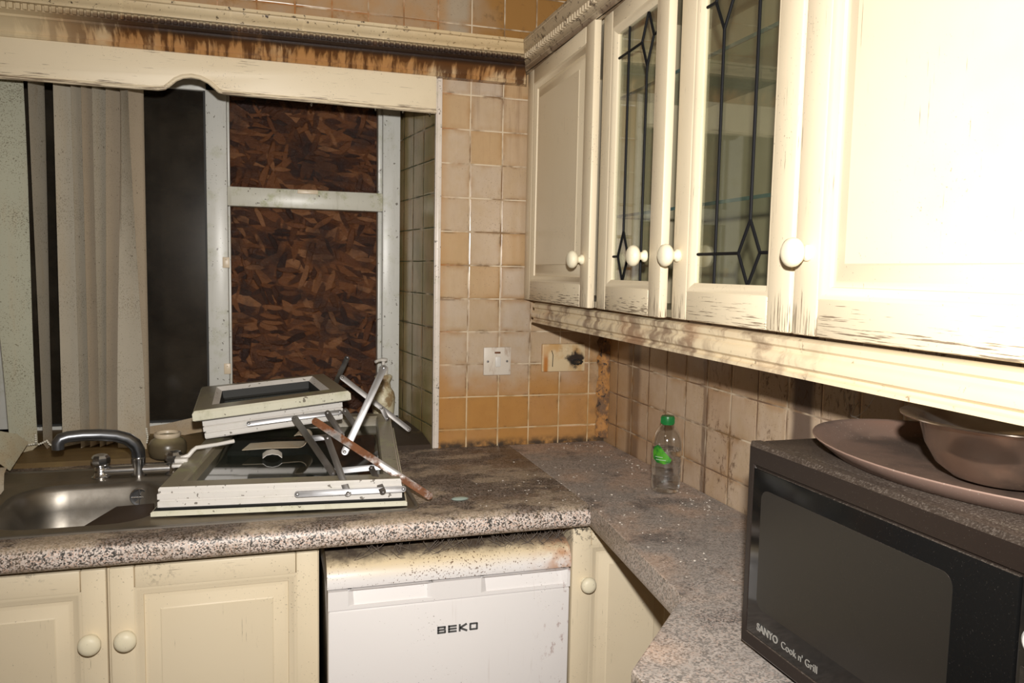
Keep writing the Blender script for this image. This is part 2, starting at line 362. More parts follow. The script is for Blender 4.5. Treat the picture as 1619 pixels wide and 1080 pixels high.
def cornice2():
    n = N('mouldy_moulding'); x, y, z = n.xyz()
    c = n.mix(n.noise(5, 3), (.68, .58, .42), (.55, .44, .30))
    c = n.mix(n.mul(n.step(n.noise(55, 5, .75), .55, .62), .85), c, (.06, .035, .022))
    c = n.mix(n.mul(n.step(z, 2.12, 2.09), n.step(n.noise(12, 3), .3, .5)), c, (.10, .045, .02))
    return n.bsdf(c, .45)
M['cornice_side'] = cornice2()
def rail():
    n = N('stained_light_rail'); x, y, z = n.xyz()
    c = n.mix(n.noise(5, 3), (.80, .69, .49), (.72, .58, .38))
    r_ = n.step(y, -1.62, -1.25)
    s_ = n.step(n.noise(1, 5, .6, n.scl(n.pos, (8, 13, 8)), .8), .44, .62)
    c = n.mix(n.mul(n.mul(s_, r_), .75), c, (.17, .09, .055))
    c = n.mix(n.mul(n.mul(n.step(n.noise(3.3, 3), .45, .62), r_), .55), c, (.46, .24, .12))
    c = n.mix(n.mul(n.step(n.noise(40, 5, .7, n.scl(n.pos, (1, 1, .6))), .62, .68), .6), c, (.09, .05, .03))
    return n.bsdf(c, .4)
M['rail'] = rail()
def sillm():
    n = N('rotten_sill_wood'); c = n.mix(n.noise(1, 5, .65, n.scl(n.pos, (4, 40, 60))), (.20, .13, .05), (.09, .055, .025))
    c = n.mix(n.step(n.xyz()[0], -1.15, -.9), c, (.045, .03, .02))
    c = n.mix(n.mul(n.step(n.noise(6, 4), .5, .65), .6), c, (.26, .19, .07)); return n.bsdf(c, .5, nrm=n.bump(n.noise(60, 3), .3, .002))
M['sill'] = sillm()
M['trim'] = upvc('painted_tile_trim', .25, (.78, .70, .62))
def peel():
    n = N('peeling_paint'); c = n.mix(n.step(n.noise(18, 5, .7), .42, .58), (.46, .22, .065), (.17, .095, .05)); c = n.mix(n.mul(n.step(n.noise(60, 4), .6, .66), .9), c, (.04, .03, .025))
    return n.bsdf(c, .7, nrm=n.bump(n.noise(60, 4), .6, .004))
M['peel'] = peel()
def plate(name, burn):
    n = N(name); x, y, z = n.xyz(); c = n.mix(n.noise(9, 3), (.72, .67, .60), (.62, .54, .44))
    if burn:
        c = n.mix(n.step(n.noise(11, 4), .45, .62), (.66, .52, .32), (.55, .33, .13))
        d = n.math('ABSOLUTE', n.sub(x, -.118)); e = n.math('ABSOLUTE', n.sub(z, 1.172))
        c = n.mix(n.step(n.add(n.add(d, e), n.mul(n.sub(n.noise(45, 4), .5), .06)), .042, .02), c, (.035, .025, .02))
        d2 = n.math('ABSOLUTE', n.sub(x, -.225)); c = n.mix(n.mul(n.step(d2, .012, .003), n.step(z, 1.20, 1.17)), c, (.45, .17, .03))
    else:
        c = n.mix(n.mul(n.step(n.noise(30, 4, .6, n.scl(n.pos, (1, 1, .3))), .55, .68), .7), c, (.30, .17, .09))
    return n.bsdf(c, .4)
M['plate'] = plate('switch_plastic', False); M['plate_burnt'] = plate('burnt_plastic', True)
M['white_plastic'] = simple('off_white_plastic', (.74, .71, .66), .35)
def jarm():
    n = N('greasy_jar'); z = n.xyz()[2]; c = n.mix(n.step(n.add(z, n.mul(n.noise(20, 3), .02)), .945, .975), (.11, .085, .05), (.30, .25, .14)); return n.bsdf(c, .3)
M['jar'] = jarm(); M['jar_rim'] = simple('jar_rim', (.72, .60, .44), .35)
def pumpm():
    n = N('mouldy_cream_plastic'); c = n.mix(n.step(n.noise(22, 5, .7), .42, .6), (.66, .60, .42), (.30, .21, .11)); return n.bsdf(c, .4)
M['pump'] = pumpm()
M['cap'] = simple('green_cap', (.012, .16, .035), .35)
def lab():
    n = N('green_label'); z = n.xyz()[2]; c = n.mix(n.step(n.noise(28, 3), .45, .6), (.01, .13, .02), (.07, .30, .02)); return n.bsdf(c, .4)
M['label'] = lab(); M['label_print'] = simple('label_print', (.35, .50, .34), .5)
M['mould'] = simple('soggy_brown_board', (.05, .030, .018), .45)
M['chip'] = simple('white_flakes', (.72, .66, .58), .8); M['shard'] = simple('green_shard', (.30, .36, .32), .15)
M['web'] = simple('cobweb', (.5, .46, .40), .9); M['web_dark'] = simple('sooty_cobweb', (.17, .14, .12), .9)
M['droplet'] = M['water']

# ------------------------------------------------------------------ mesh helpers
class MB:
    def __init__(s): s.b = bmesh.new()
    def quad(s, vs, mi=0):
        f = s.b.faces.new([s.b.verts.new(v) for v in vs]); f.material_index = mi; return f
    def box(s, x0, x1, y0, y1, z0, z1, bev=0.0, mi=0, mtx=None, seg=2):
        t = bmesh.new(); bmesh.ops.create_cube(t, size=1)
        for v in t.verts: v.co = Vector(((x0+x1)/2+v.co.x*(x1-x0), (y0+y1)/2+v.co.y*(y1-y0), (z0+z1)/2+v.co.z*(z1-z0)))
        if bev: bmesh.ops.bevel(t, geom=list(t.edges), offset=bev, segments=seg, profile=.5, affect='EDGES', clamp_overlap=True)
        s.merge(t, mi, mtx); return s
    def merge(s, t, mi=0, mtx=None):
        bmesh.ops.recalc_face_normals(t, faces=list(t.faces))
        mp = {v: s.b.verts.new(mtx @ v.co if mtx else v.co) for v in t.verts}
        for f in t.faces:
            try: g = s.b.faces.new([mp[v] for v in f.verts]); g.material_index = mi if mi is not None else f.material_index
            except ValueError: pass
        t.free()
    def lathe(s, prof, mtx=None, seg=28, mi=0, sx=1.0, sy=1.0):
        """profile [(r,h)] about local Z"""
        t = bmesh.new(); rings = []
        for r, h in prof:
            if r < 1e-6: rings.append([t.verts.new((0, 0, h))])
            else: rings.append([t.verts.new((r*sx*math.cos(2*math.pi*k/seg), r*sy*math.sin(2*math.pi*k/seg), h)) for k in range(seg)])
        for a, b in zip(rings, rings[1:]):
            for k in range(seg):
                k2 = (k+1) % seg
                if len(a) == 1 and len(b) == 1: continue
                if len(a) == 1: t.faces.new((a[0], b[k], b[k2]))
                elif len(b) == 1: t.faces.new((a[k], b[0], a[k2]))
                else: t.faces.new((a[k], b[k], b[k2], a[k2]))
        s.merge(t, mi, mtx); return s
    def tube(s, pts, r, seg=10, mi=0, cap=True, rz=None):
        t = bmesh.new(); pts = [Vector(p) for p in pts]; n = len(pts)
        rs = r if isinstance(r, (list, tuple)) else [r]*n; rings = []; prev = None
        for i, p in enumerate(pts):
            d = (pts[min(i+1, n-1)] - pts[max(i-1, 0)]).normalized()
            if prev is None:
                a = Vector((0, 0, 1)) if abs(d.z) < .9 else Vector((1, 0, 0)); u = a.cross(d).normalized()
            else: u = (prev - d*prev.dot(d)).normalized()
            prev = u; v = d.cross(u)
            rings.append([t.verts.new(p + (u*math.cos(2*math.pi*k/seg) + v*math.sin(2*math.pi*k/seg)*(rz or 1))*rs[i]) for k in range(seg)])
        for a, b in zip(rings, rings[1:]):
            for k in range(seg): t.faces.new((a[k], a[(k+1) % seg], b[(k+1) % seg], b[k]))
        if cap: t.faces.new(rings[0][::-1]); t.faces.new(rings[-1])
        s.merge(t, mi); return s
    def prism(s, poly, d, mi=0, mtx=None, bev=0.0):
        """poly list of 3D points, extruded by vector d"""
        t = bmesh.new(); d = Vector(d)
        a = [t.verts.new(p) for p in poly]; b = [t.verts.new(Vector(p)+d) for p in poly]; n = len(poly)
        fa = t.faces.new(a); fb = t.faces.new(b[::-1])
        for k in range(n): t.faces.new((a[k], b[k], b[(k+1) % n], a[(k+1) % n]))
        if bev:
            bmesh.ops.recalc_face_normals(t, faces=list(t.faces))
            bmesh.ops.bevel(t, geom=list(set(fa.edges) | set(fb.edges)), offset=bev, segments=2, profile=.5, affect='EDGES', clamp_overlap=True)
        s.merge(t, mi, mtx); return s
    def loft(s, rings, mi=0, closed=True, cap0=False, cap1=False, mis=None):
        t = bmesh.new(); rv = [[t.verts.new(p) for p in r] for r in rings]; n = len(rings[0])
        for i, (a, b) in enumerate(zip(rv, rv[1:])):
            for k in range(n if closed else n-1):
                f = t.faces.new((a[k], a[(k+1) % n], b[(k+1) % n], b[k])); f.material_index = mis[i] if mis else mi
        if cap0: f = t.faces.new(rv[0][::-1]); f.material_index = mis[0] if mis else mi
        if cap1: f = t.faces.new(rv[-1]); f.material_index = mis[-1] if mis else mi
        s.merge(t, None); return s
    def sphere(s, c, r, seg=10, mi=0, sc=(1, 1, 1)):
        t = bmesh.new(); bmesh.ops.create_uvsphere(t, u_segments=seg, v_segments=max(5, seg//2+1), radius=r)
        s.merge(t, mi, Matrix.Translation(c) @ Matrix.Diagonal((*sc, 1))); return s

BASE = {}
def build(name, mb, mats, base, ang=35):
    me = bpy.data.meshes.new(name); mb.b.normal_update()
    for v in mb.b.verts: v.co = v.co - base
    mb.b.to_mesh(me); mb.b.free()
    for m in (mats if isinstance(mats, (list, tuple)) else [mats]): me.materials.append(M[m] if isinstance(m, str) else m)
    me.polygons.foreach_set('use_smooth', [ang > 1]*len(me.polygons))
    if ang > 1: me.set_sharp_from_angle(angle=R(ang))
    me.update()
    o = bpy.data.objects.new(name, me); COL.objects.link(o); return o
def thing(name, label, cat, loc, group=None, kind=None):
    o = bpy.data.objects.new(name, None); COL.objects.link(o); o.location = loc; o.empty_display_size = .05
    BASE[o.name] = Vector(loc)
    if kind: o['kind'] = kind
    if label: o['label'] = label
    if cat: o['category'] = cat
    if group: o['group'] = group
    return o
def part(name, mb, mats, parent, label=None, ang=35):
    b = BASE[parent.name]; o = build(name, mb, mats, b, ang); o.parent = parent; BASE[o.name] = b
    if label: o['label'] = label
    return o
def solo(name, mb, mats, label, cat, group=None, kind=None, ang=35):
    vs = [v.co for v in mb.b.verts]
    b = Vector(((min(v.x for v in vs)+max(v.x for v in vs))/2, (min(v.y for v in vs)+max(v.y for v in vs))/2, min(v.z for v in vs)))
    o = build(name, mb, mats, b, ang); o.location = b; BASE[o.name] = b
    o['label'] = label; o['category'] = cat
    if group: o['group'] = group
    if kind: o['kind'] = kind
    return o
def struct(name, mb, mats, label=None, ang=35):
    o = build(name, mb, mats, Vector((0, 0, 0)), ang); o['kind'] = 'structure'; BASE[o.name] = Vector((0, 0, 0))
    if label: o['label'] = label; o['category'] = name.split('_')[0]
    return o

# ------------------------------------------------------------------ room shell
XL, YF, ZC = -3.0, -3.6, 2.50          # left wall, wall behind the camera, ceiling
WX0, WX1, WD = -1.985, -.606, .33       # window opening at the room face, depth to the frame
WZ0, WZ1 = .872, 2.12
b = MB(); b.box(XL, 0, YF, .5, -.1, 0); struct('floor', b, 'floor')
b = MB(); b.box(XL, 0, YF, .5, ZC, ZC+.1); struct('ceiling', b, 'plaster')
b = MB(); b.box(0, .12, YF, .5, 0, ZC); struct('wall_right', b, 'tile_right')
b = MB(); b.box(XL-.12, XL, YF, .5, 0, ZC); struct('wall_left', b, 'plaster')
b = MB(); b.box(XL, 0, YF-.12, YF, 0, ZC); struct('wall_front', b, 'plaster')
b = MB(); RX0, RX1 = -1.940, -.664      # reveal at the frame (splayed)
D2 = .42
b.quad([(XL, 0, 0), (WX0, 0, 0), (WX0, 0, ZC), (XL, 0, ZC)])
b.quad([(WX1, 0, 0), (0, 0, 0), (0, 0, ZC), (WX1, 0, ZC)])
b.quad([(WX0, 0, 0), (WX1, 0, 0), (WX1, 0, WZ0), (WX0, 0, WZ0)])
b.quad([(WX0, 0, WZ1), (WX1, 0, WZ1), (WX1, 0, ZC), (WX0, 0, ZC)])
b.quad([(WX1, 0, WZ0), (RX1, D2, WZ0), (RX1, D2, WZ1), (WX1, 0, WZ1)], 1)
b.quad([(RX0, D2, WZ0), (WX0, 0, WZ0), (WX0, 0, WZ1), (RX0, D2, WZ1)], 1)
b.quad([(WX0, 0, WZ1), (WX1, 0, WZ1), (RX1, D2, WZ1), (RX0, D2, WZ1)], 2)
b.quad([(WX0, 0, WZ0), (RX0, D2, WZ0), (RX1, D2, WZ0), (WX1, 0, WZ0)], 2)
# outer skin so that the wall has a thickness
for q in ([(XL, .5, 0), (XL, .5, ZC), (RX0, .5, ZC), (RX0, .5, 0)], [(RX1, .5, 0), (RX1, .5, ZC), (0, .5, ZC), (0, .5, 0)]): b.quad(q, 2)
struct('wall_back', b, ['tile_back', 'tile_reveal', 'plaster'])
# sloped wooden sill in the reveal
b = MB(); b.prism([(WX0+.005, -.004, .872), (WX0+.005, -.004, .896), (WX0+.005, .10, .915), (WX0+.005, .325, .926), (WX0+.005, .325, .872)], (WX1-WX0-.012, 0, 0), bev=.002)
# keep inside the splay
for v in b.b.verts:
    t = max(0, v.co.y)/D2
    v.co.x = max(v.co.x, WX0+(RX0-WX0)*t+.003); v.co.x = min(v.co.x, WX1+(RX1-WX1)*t-.003)
struct('trim_1', b, 'sill', 'rotten brown wooden window sill behind the sink')
b = MB(); b.box(-.6045, -.588, -.008, .004, .882, 2.078, .0035); b.box(-.609, -.604, -.008, .01, .882, 2.078, .002)
struct('trim_2', b, 'trim', 'thin white tile edging strip at the window corner')
# peeling corner strip
b = MB(); k = 26; rng = random.Random(3); L = []
for i in range(k):
    z = .895 + i*(1.33-.895)/(k-1); wdt = .013 + .010*rng.random(); sh = (rng.random()-.5)*.010
    L.append([(-.026-wdt*.3+sh, -.002, z), (-.022+sh, -.010-.012*rng.random(), z), (-.010+sh*.5, -.018-.012*rng.random(), z), (.0-.001, -.020-wdt, z)])
b.loft(L, closed=False); struct('trim_3', b, 'peel', 'peeling orange paint strip down the wall corner')

# window frame
W = thing('window_1', 'white window frame with dark left pane and empty right openings', 'window', (-1.3, WD, .9), kind='structure')
FY0, FY1 = WD, WD+.06
def fr(name, boxes, mat='upvc'):
    m = MB()
    for q in boxes: m.box(q[0], q[1], FY0, FY1, q[2], q[3], .003)
    return part(name, m, mat, W)
fr('window_frame', [(-1.94, -1.888, .90, 2.08), (-.728, -.6665, .90, 2.08), (-1.311, -1.2455, .90, 2.08), (-1.94, -.6665, 2.035, 2.10), (-1.94, -.6665, .89, .936)])
fr('transom', [(-1.2455, -.728, 1.665, 1.729)], 'upvc_transom')
m = MB()                                    # inner rebate seen round the empty openings
for (z0, z1) in ((.936, 1.665), (1.729, 2.035)):
    m.box(-.742, -.728, FY0+.02, FY1+.012, z0, z1, .002); m.box(-1.2455, -1.238, FY0+.03, FY1+.012, z0, z1, .002)
part('rebate', m, 'upvc', W)
m = MB(); m.box(-1.888, -1.311, FY0+.012, FY0+.018, .936, 2.035); part('glass_pane', m, 'glass_dark', W, 'dark grimy glass pane')
m = MB()
for q in ((-1.888, -1.884, .936, 2.035), (-1.317, -1.311, .936, 2.035), (-1.888, -1.311, .936, .943)): m.box(q[0], q[1], FY0+.004, FY0+.012, q[2], q[3])
part('gasket', m, 'rubber', W, 'black rubber gasket')
for (x, z, wd, h) in ((-1.252, 1.475, .011, .036), (-1.252, 1.115, .011, .036), (-.985, 1.722, .034, .014)):
    m = MB(); m.box(x-wd, x+wd, FY0-.005, FY0+.002, z-h/2, z+h/2, .0015); m.sphere((x, FY0-.005, z+h*.25), .0022, 8)
    part('striker_plate', m, 'jar_rim', W, 'small yellowed striker plate')
b = MB(); b.box(-1.938, -.667, .402, .418, .90, 2.09); solo('boarding_panel', b, 'osb', 'wet brown chipboard sheet boarding up the window from outside', 'board')

# ------------------------------------------------------------------ cornice, valance, light rail
prof = [(.000, 2.062), (.034, 2.062), (.038, 2.067), (.036, 2.073), (.030, 2.075), (.033, 2.080), (.040, 2.090), (.052, 2.100), (.058, 2.106), (.064, 2.108), (.064, 2.114), (.074, 2.118),
        (.084, 2.120), (.084, 2.136), (.102, 2.137), (.104, 2.143), (.112, 2.147), (.120, 2.155), (.123, 2.163), (.130, 2.165), (.130, 2.173), (.000, 2.173)]
K = .42
XW = -.3095
def cor_back(x0):
    m = MB(); m.loft([[(x0, -d-.001, z) for d, z in prof], [(XW-d*K, -d-.001, z) for d, z in prof]], cap0=True, cap1=True); return m
cor = thing('cornice', 'rust streaked cream cornice running above the window valance', 'cornice', (-1.3, 0, 2.06))
part('moulding', cor_back(-2.6), 'cornice', cor, ang=50)
m = MB(); x = -2.4
while x < XW-.055: m.box(x, x+.0105, -.097, -.082, 2.1205, 2.1355, .001, seg=1); x += .0165
part('dentil_band', m, 'cornice', cor, 'row of small dentil blocks')
cor2 = thing('cornice', 'mouldy cream cornice running along the top of the wall cupboards', 'cornice', (XW, -1.0, 2.09))
m = MB(); m.loft([[(XW-d*K-(.002 if d == 0 else 0), -d-.002, z) for d, z in prof], [(XW-d*K-(.002 if d == 0 else 0), -2.1, z) for d, z in prof]], cap0=True, cap1=True)
for v in m.b.verts: v.co.z = max(v.co.z, 2.098)
part('moulding', m, 'cornice_side', cor2, ang=50)
m = MB(); y = -.11
while y > -2.0: m.box(XW-.0455, XW-.035, y-.0115, y, 2.1205, 2.1355, .001, seg=1); y -= .018
part('dentil_band', m, 'cornice_side', cor2, 'row of small dentil blocks')

val = thing('valance', 'cream painted valance board with an arched notch over the window', 'valance', (-1.4, -.02, 1.95))
bot = [(-2.55, 1.952), (-1.41, 1.957), (-1.395, 1.960), (-1.382, 1.970), (-1.365, 1.986), (-1.345, 1.996), (-1.322, 2.000), (-1.298, 1.997), (-1.275, 1.987), (-1.258, 1.973), (-1.247, 1.963), (-1.235, 1.961), (-.612, 1.953)]
m = MB(); m.prism([(x, -.006, z) for x, z in bot] + [(-.612, -.006, 2.072), (-2.55, -.006, 2.072)], (0, -.022, 0), bev=.002); part('board', m, 'cream_x', val)
m = MB(); m.tube([(x, -.026, z+.002) for x, z in bot], .0065, 8); part('bead_moulding', m, 'cream_x', val)
for x in (-.99, -.80, -.716, -.632):
    b = MB(); b.sphere((x, -.026, 1.9475), .0032, 10, sc=(.9, .9, 1.35))
    solo('water_droplet', b, 'droplet', 'tiny clear water drop hanging under the valance edge', 'droplet', 'drops along the valance edge')

lr = [(.0, 1.366), (.006, 1.362), (.006, 1.352), (.002, 1.348), (.002, 1.342), (.007, 1.338), (.010, 1.330), (.010, 1.322), (.004, 1.317), (.004, 1.313), (.009, 1.310), (.009, 1.304), (-.012, 1.304), (-.012, 1.366)]
b = MB(); b.loft([[(XW+.004-d*1.2, y, z) for d, z in lr] for y in (-.125, -2.08)], cap0=True, cap1=True)
solo('light_rail', b, 'rail', 'stained cream pelmet rail along the underside of the wall cupboards', 'rail', ang=50)

# ------------------------------------------------------------------ doors
def door_mesh(W_, H, fwid, T=.02, panel=True, bead=.004):
    """local frame: u 0..W, v 0..H, w outwards; slots: 0 stile, 1 rail, 2 panel"""
    m = MB()
    m.box(0, fwid, 0, H, -T, 0, bead, 0); m.box(W_-fwid, W_, 0, H, -T, 0, bead, 0)
    m.box(fwid+.0006, W_-fwid-.0006, 0, fwid, -T, 0, bead, 1); m.box(fwid+.0006, W_-fwid-.0006, H-fwid, H, -T, 0, bead, 1)
    def ring(i, w): return [(i, i, w), (W_-i, i, w), (W_-i, H-i, w), (i, H-i, w)]
    f = fwid
    if panel:
        m.loft([ring(f-.003, -.0015), ring(f+.003, -.002), ring(f+.007, -.0045), ring(f+.017, -.0085), ring(f+.018, -.013), ring(f+.024, -.013), ring(f+.028, -.0115), ring(f+.050, -.0055), ring(f+.053, -.003)], mi=2, cap1=True)
        m.loft([ring(f-.003, -T), ring(f+.02, -T+.002)], mi=2, cap1=True)
    else:
        m.loft([ring(f-.003, -.0015), ring(f+.003, -.002), ring(f+.010, -.006), ring(f+.016, -.010), ring(f+.016, -T), ring(f-.003, -T)], mi=2)
    return m
def place(m, mt):
    for v in m.b.verts: v.co = mt @ v.co
    m.b.normal_update()
    bmesh.ops.recalc_face_normals(m.b, faces=list(m.b.faces)); return m
KN = [(0, .0), (.0125, .0), (.0135, .002), (.0125, .006), (.0085, .009), (.0085, .014), (.012, .017), (.0185, .020), (.0225, .0255), (.0232, .030), (.0215, .036), (.016, .0405), (.009, .0425), (0, .043)]
def knob(mt, u, v, parent, sc=1.0):
    m = MB(); m.lathe([(r*sc, h*sc) for r, h in KN], Matrix.Translation((u, v, 0))); place(m, mt); return part('knob', m, 'knob', parent, 'round cream knob', 60)
def mt_left(yhinge, zb, ang=0.0, x=XW):
    """door on the cupboards facing -x: u runs towards -y from the hinge"""
    return Matrix.Translation((x, yhinge, zb)) @ Matrix.Rotation(-ang, 4, 'Z') @ Matrix(((0, 0, -1, 0), (-1, 0, 0, 0), (0, 1, 0, 0), (0, 0, 0, 1)))
def mt_front(x0, zb, y):
    return Matrix.Translation((x0, y, zb)) @ Matrix(((1, 0, 0, 0), (0, 0, -1, 0), (0, 1, 0, 0), (0, 0, 0, 1)))

# ------------------------------------------------------------------ wall cupboards
ZB, ZT = 1.372, 2.118; BX = XW+.021
def carcass(y0, y1, interior=False):
    m = MB(); t = .016
    m.box(BX, -.004, y1, y1+t, ZB, ZT); m.box(BX, -.004, y0-t, y0, ZB, ZT); m.box(BX, -.004, y1+t, y0-t, ZB, ZB+t); m.box(BX, -.004, y1+t, y0-t, ZT-t, ZT); m.box(-.012, -.004, y1+t, y0-t, ZB+t, ZT-t)
    return m
ca = thing('wall_cupboard', 'cream wall cupboard with a solid panelled door nearest the window wall', 'cupboard', (-.15, -.30, ZB))
part('body', carcass(-.003, -.612), 'cream_wz', ca)
mt = mt_left(-.016, ZB, R(1.8)); WD1, HD = .592, ZT-ZB-.002
d = part('door', place(door_mesh(WD1, HD, .062), mt), ['cream_wz', 'cream_y', 'cream_z'], ca)
knob(mt, WD1-.042, 1.498-ZB, d)

cb = thing('wall_cupboard', 'cream wall cupboard with two leaded glass doors', 'cupboard', (-.15, -1.0, ZB))
part('body', carcass(-.613, -1.417), ['cab_in'], cb)
for z in (1.605, 1.900):
    m = MB(); m.box(-.262, -.014, -1.399, -.632, z, z+.006); s_ = part('glass_shelf', m, 'glass_shelf', cb, 'clear glass shelf')
    m = MB(); m.box(-.2655, -.262, -1.399, -.632, z-.0005, z+.0065); part('shelf_edge', m, 'shelf_edge', s_, 'dark green glass edge')
for (yh, wd, ang, kn, flip, lab_) in ((-.622, .386, 3.2, .386-.078, False, 'left'), (-1.020, .393, 0.0, .022, True, 'right')):
    mt = mt_left(yh, ZB, R(ang)); f = .060
    d = part('door', place(door_mesh(wd, HD, f, panel=False), mt), ['cream_wz', 'cream_y', 'cream_z'], cb)
    g0, g1, h0, h1 = f+.014, wd-f-.014, f+.014, HD-f-.014
    m = MB(); m.box(g0-.004, g1+.004, h0-.004, h1+.004, -.0175, -.0145); part('glass_pane', place(m, mt), 'glass_door', d, 'clear leaded glass pane')
    m = MB(); zl = -.0140; g0 += .003; g1 -= .003; W_ = g1-g0
    ua, ub = (g0+W_*.27, g0+W_*.74)
    ut, ubm = (ub, ua) if not flip else (ua, ub)      # top diamond column, bottom diamond column
    def came(*pts, r=.0030):
        for p_, q_ in zip(pts, pts[1:]): m.tube([(p_[0], p_[1], zl), (q_[0], q_[1], zl)], r, 8)
    dm, hw = .118, .030*W_/.245+.004
    came((ubm, h0+dm), (ubm, h1)); came((ut, h0), (ut, h1-dm))
    mid = h0+dm*.5; came((ubm, h0), (ubm-hw, mid), (ubm, h0+dm), (ubm+hw, mid), (ubm, h0)); came((g0, mid), (ubm-hw, mid)); came((ubm+hw, mid), (g1, mid))
    mid = h1-dm*.5; came((ut, h1), (ut-hw, mid), (ut, h1-dm), (ut+hw, mid), (ut, h1)); came((g0, mid), (ut-hw, mid)); came((ut+hw, mid), (g1, mid))
    part('lead_strip', place(m, mt), 'lead', d, 'black lead strips with diamonds')
    knob(mt, kn if not flip else .024, 1.503-ZB, d)
cc = thing('wall_cupboard', 'bright cream wall cupboard with a solid door above the microwave', 'cupboard', (-.15, -1.75, ZB))
part('body', carcass(-1.418, -2.06), 'cream_wz', cc)
mt = mt_left(-1.422, ZB); d = part('door', place(door_mesh(.62, HD, .060), mt), ['cream_wz', 'cream_y', 'cream_z'], cc)
knob(mt, .034, 1.502-ZB, d)

# ------------------------------------------------------------------ base cupboards
DY = -.668
sc = thing('base_cupboard', 'cream sink cupboard with two panelled doors under the worktop', 'cupboard', (-1.45, -.35, 0))
m = MB(); m.box(-2.0, -1.008, DY+.024, DY+.04, .10, .815); m.box(-2.0, -1.984, -.62, -.02, .10, .815); m.box(-1.024, -1.008, -.62, -.02, .10, .815); m.box(-1.984, -1.024, -.62, -.02, .10, .116); m.box(-1.98, -1.03, -.60, -.58, .0, .10)
part('body', m, 'cream_base_z', sc)
BM = ['cream_base_z', 'cream_base_x', 'cream_base_z']
HB = .702
for x0, wd, ku in ((-1.898, .440, .440-.030), (-1.4525, .442, .034)):
    mt = mt_front(x0, .104, DY); d = part('door', place(door_mesh(wd, HB, .050, T=.022), mt), BM, sc); knob(mt, ku, .652-.104, d)
kc = thing('base_cupboard', 'cream corner cupboard with one panelled door right of the fridge', 'cupboard', (-.2, -.35, 0))
m = MB(); m.box(-.372, -.02, DY+.024, -.02, .10, .818); m.box(-.36, -.03, -.60, -.58, .0, .10); part('body', m, 'cream_base_z', kc)
mt = mt_front(-.374, .104, DY); d = part('door', place(door_mesh(.345, .706, .052, T=.022), mt), BM, kc); knob(mt, .036, .666-.104, d, .9)

# ------------------------------------------------------------------ fridge
FX0, FX1, FYF = -.992, -.386, -.690
fr_ = thing('fridge', 'white undercounter fridge with a dusty rusting lid', 'fridge', (-.69, -.35, 0))
m = MB(); m.box(FX0+.008, FX1-.008, FYF+.055, -.06, .02, .716, .006)
for x in (FX0+.05, FX1-.05): m.box(x-.02, x+.02, -.62, -.58, .0, .02)
part('body', m, 'fridge', fr_)
m = MB(); pr = [(FYF+.008, .7165), (FYF+.001, .7185), (FYF-.001, .730), (FYF+.004, .750), (FYF+.016, .768), (FYF+.040, .780), (FYF+.10, .786), (-.05, .788), (-.05, .7165)]
m.loft([[(x, y, z) for y, z in pr] for x in (FX0, FX0+.003, FX1-.003, FX1)], cap0=True, cap1=True); part('lid', m, 'fridge_top', fr_, 'domed lid covered in dust and rust', 50)
dr = None; m = MB(); m.box(FX0+.002, FX1-.002, FYF, FYF+.05, .06, .6655, .005); dr = part('door', m, 'fridge', fr_)
# handle band with two scooped recesses
m = MB(); z0, z1 = .667, .7125; recs = ((-.944, -.742), (-.622, -.396)); xs = [FX0+.002]
for a, c in recs: xs += [a, c]
xs.append(FX1-.002)
for i in range(0, len(xs)-1, 2): m.box(xs[i], xs[i+1], FYF, FYF+.05, z0, z1)
for a, c in recs:
    m.box(a, c, FYF, FYF+.05, z0, z0+.008)
    m.loft([[(a, FYF, z1), (c, FYF, z1), (c, FYF, z0+.008), (a, FYF, z0+.008)], [(a+.012, FYF+.016, z1), (c-.012, FYF+.016, z1), (c-.014, FYF+.004, z0+.0085), (a+.014, FYF+.004, z0+.0085)]], cap1=True)
    m.box(a, c, FYF+.03, FYF+.05, z0+.008, z1)
part('handle', m, 'fridge', dr, 'white handle strip with two finger recesses')
m = MB(); H_ = .0185; th = .0047
def bar2(x0, x1, z0, z1): m.box(x0, x1, FYF-.0022, FYF+.001, z0, z1, .0006, seg=1)
gx, gz = -.731, .5825; lw = .0215; gp = .0052
def slant(p, q, w_): 
    dx, dz = q[0]-p[0], q[1]-p[1]; l = math.hypot(dx, dz); nx, nz = -dz/l*w_/2, dx/l*w_/2
    m.prism([(p[0]+nx, FYF-.0022, p[1]+nz), (q[0]+nx, FYF-.0022, q[1]+nz), (q[0]-nx, FYF-.0022, q[1]-nz), (p[0]-nx, FYF-.0022, p[1]-nz)], (0, .003, 0))
x = gx                                                     # B
for zz in (0, (H_-th)/2, H_-th): bar2(x, x+lw-.001, gz+zz, gz+zz+th*.9)
bar2(x, x+th, gz, gz+H_); bar2(x+lw-th, x+lw, gz+.001, gz+H_/2-.0012); bar2(x+lw-th-.0006, x+lw-.0006, gz+H_/2+.0012, gz+H_-.001)
x += lw+gp                                                 # E
for zz in (0, (H_-th)/2, H_-th): bar2(x, x+lw, gz+zz, gz+zz+th*.9)
bar2(x, x+th, gz, gz+H_)
x += lw+gp; bar2(x, x+th, gz, gz+H_)                       # K
slant((x+th*.6, gz+H_*.5), (x+lw-.0015, gz+H_-.0005), th*.95); slant((x+th*.6, gz+H_*.5), (x+lw-.0005, gz+.0005), th*.95)
x += lw+gp                                                 # O
bar2(x+.001, x+lw-.001, gz, gz+th*.9); bar2(x+.001, x+lw-.001, gz+H_-th*.9, gz+H_); bar2(x, x+th, gz+.001, gz+H_-.001); bar2(x+lw-th, x+lw, gz+.001, gz+H_-.001)
part('lettering', m, 'badge', dr, 'dark grey badge reading BEKO')

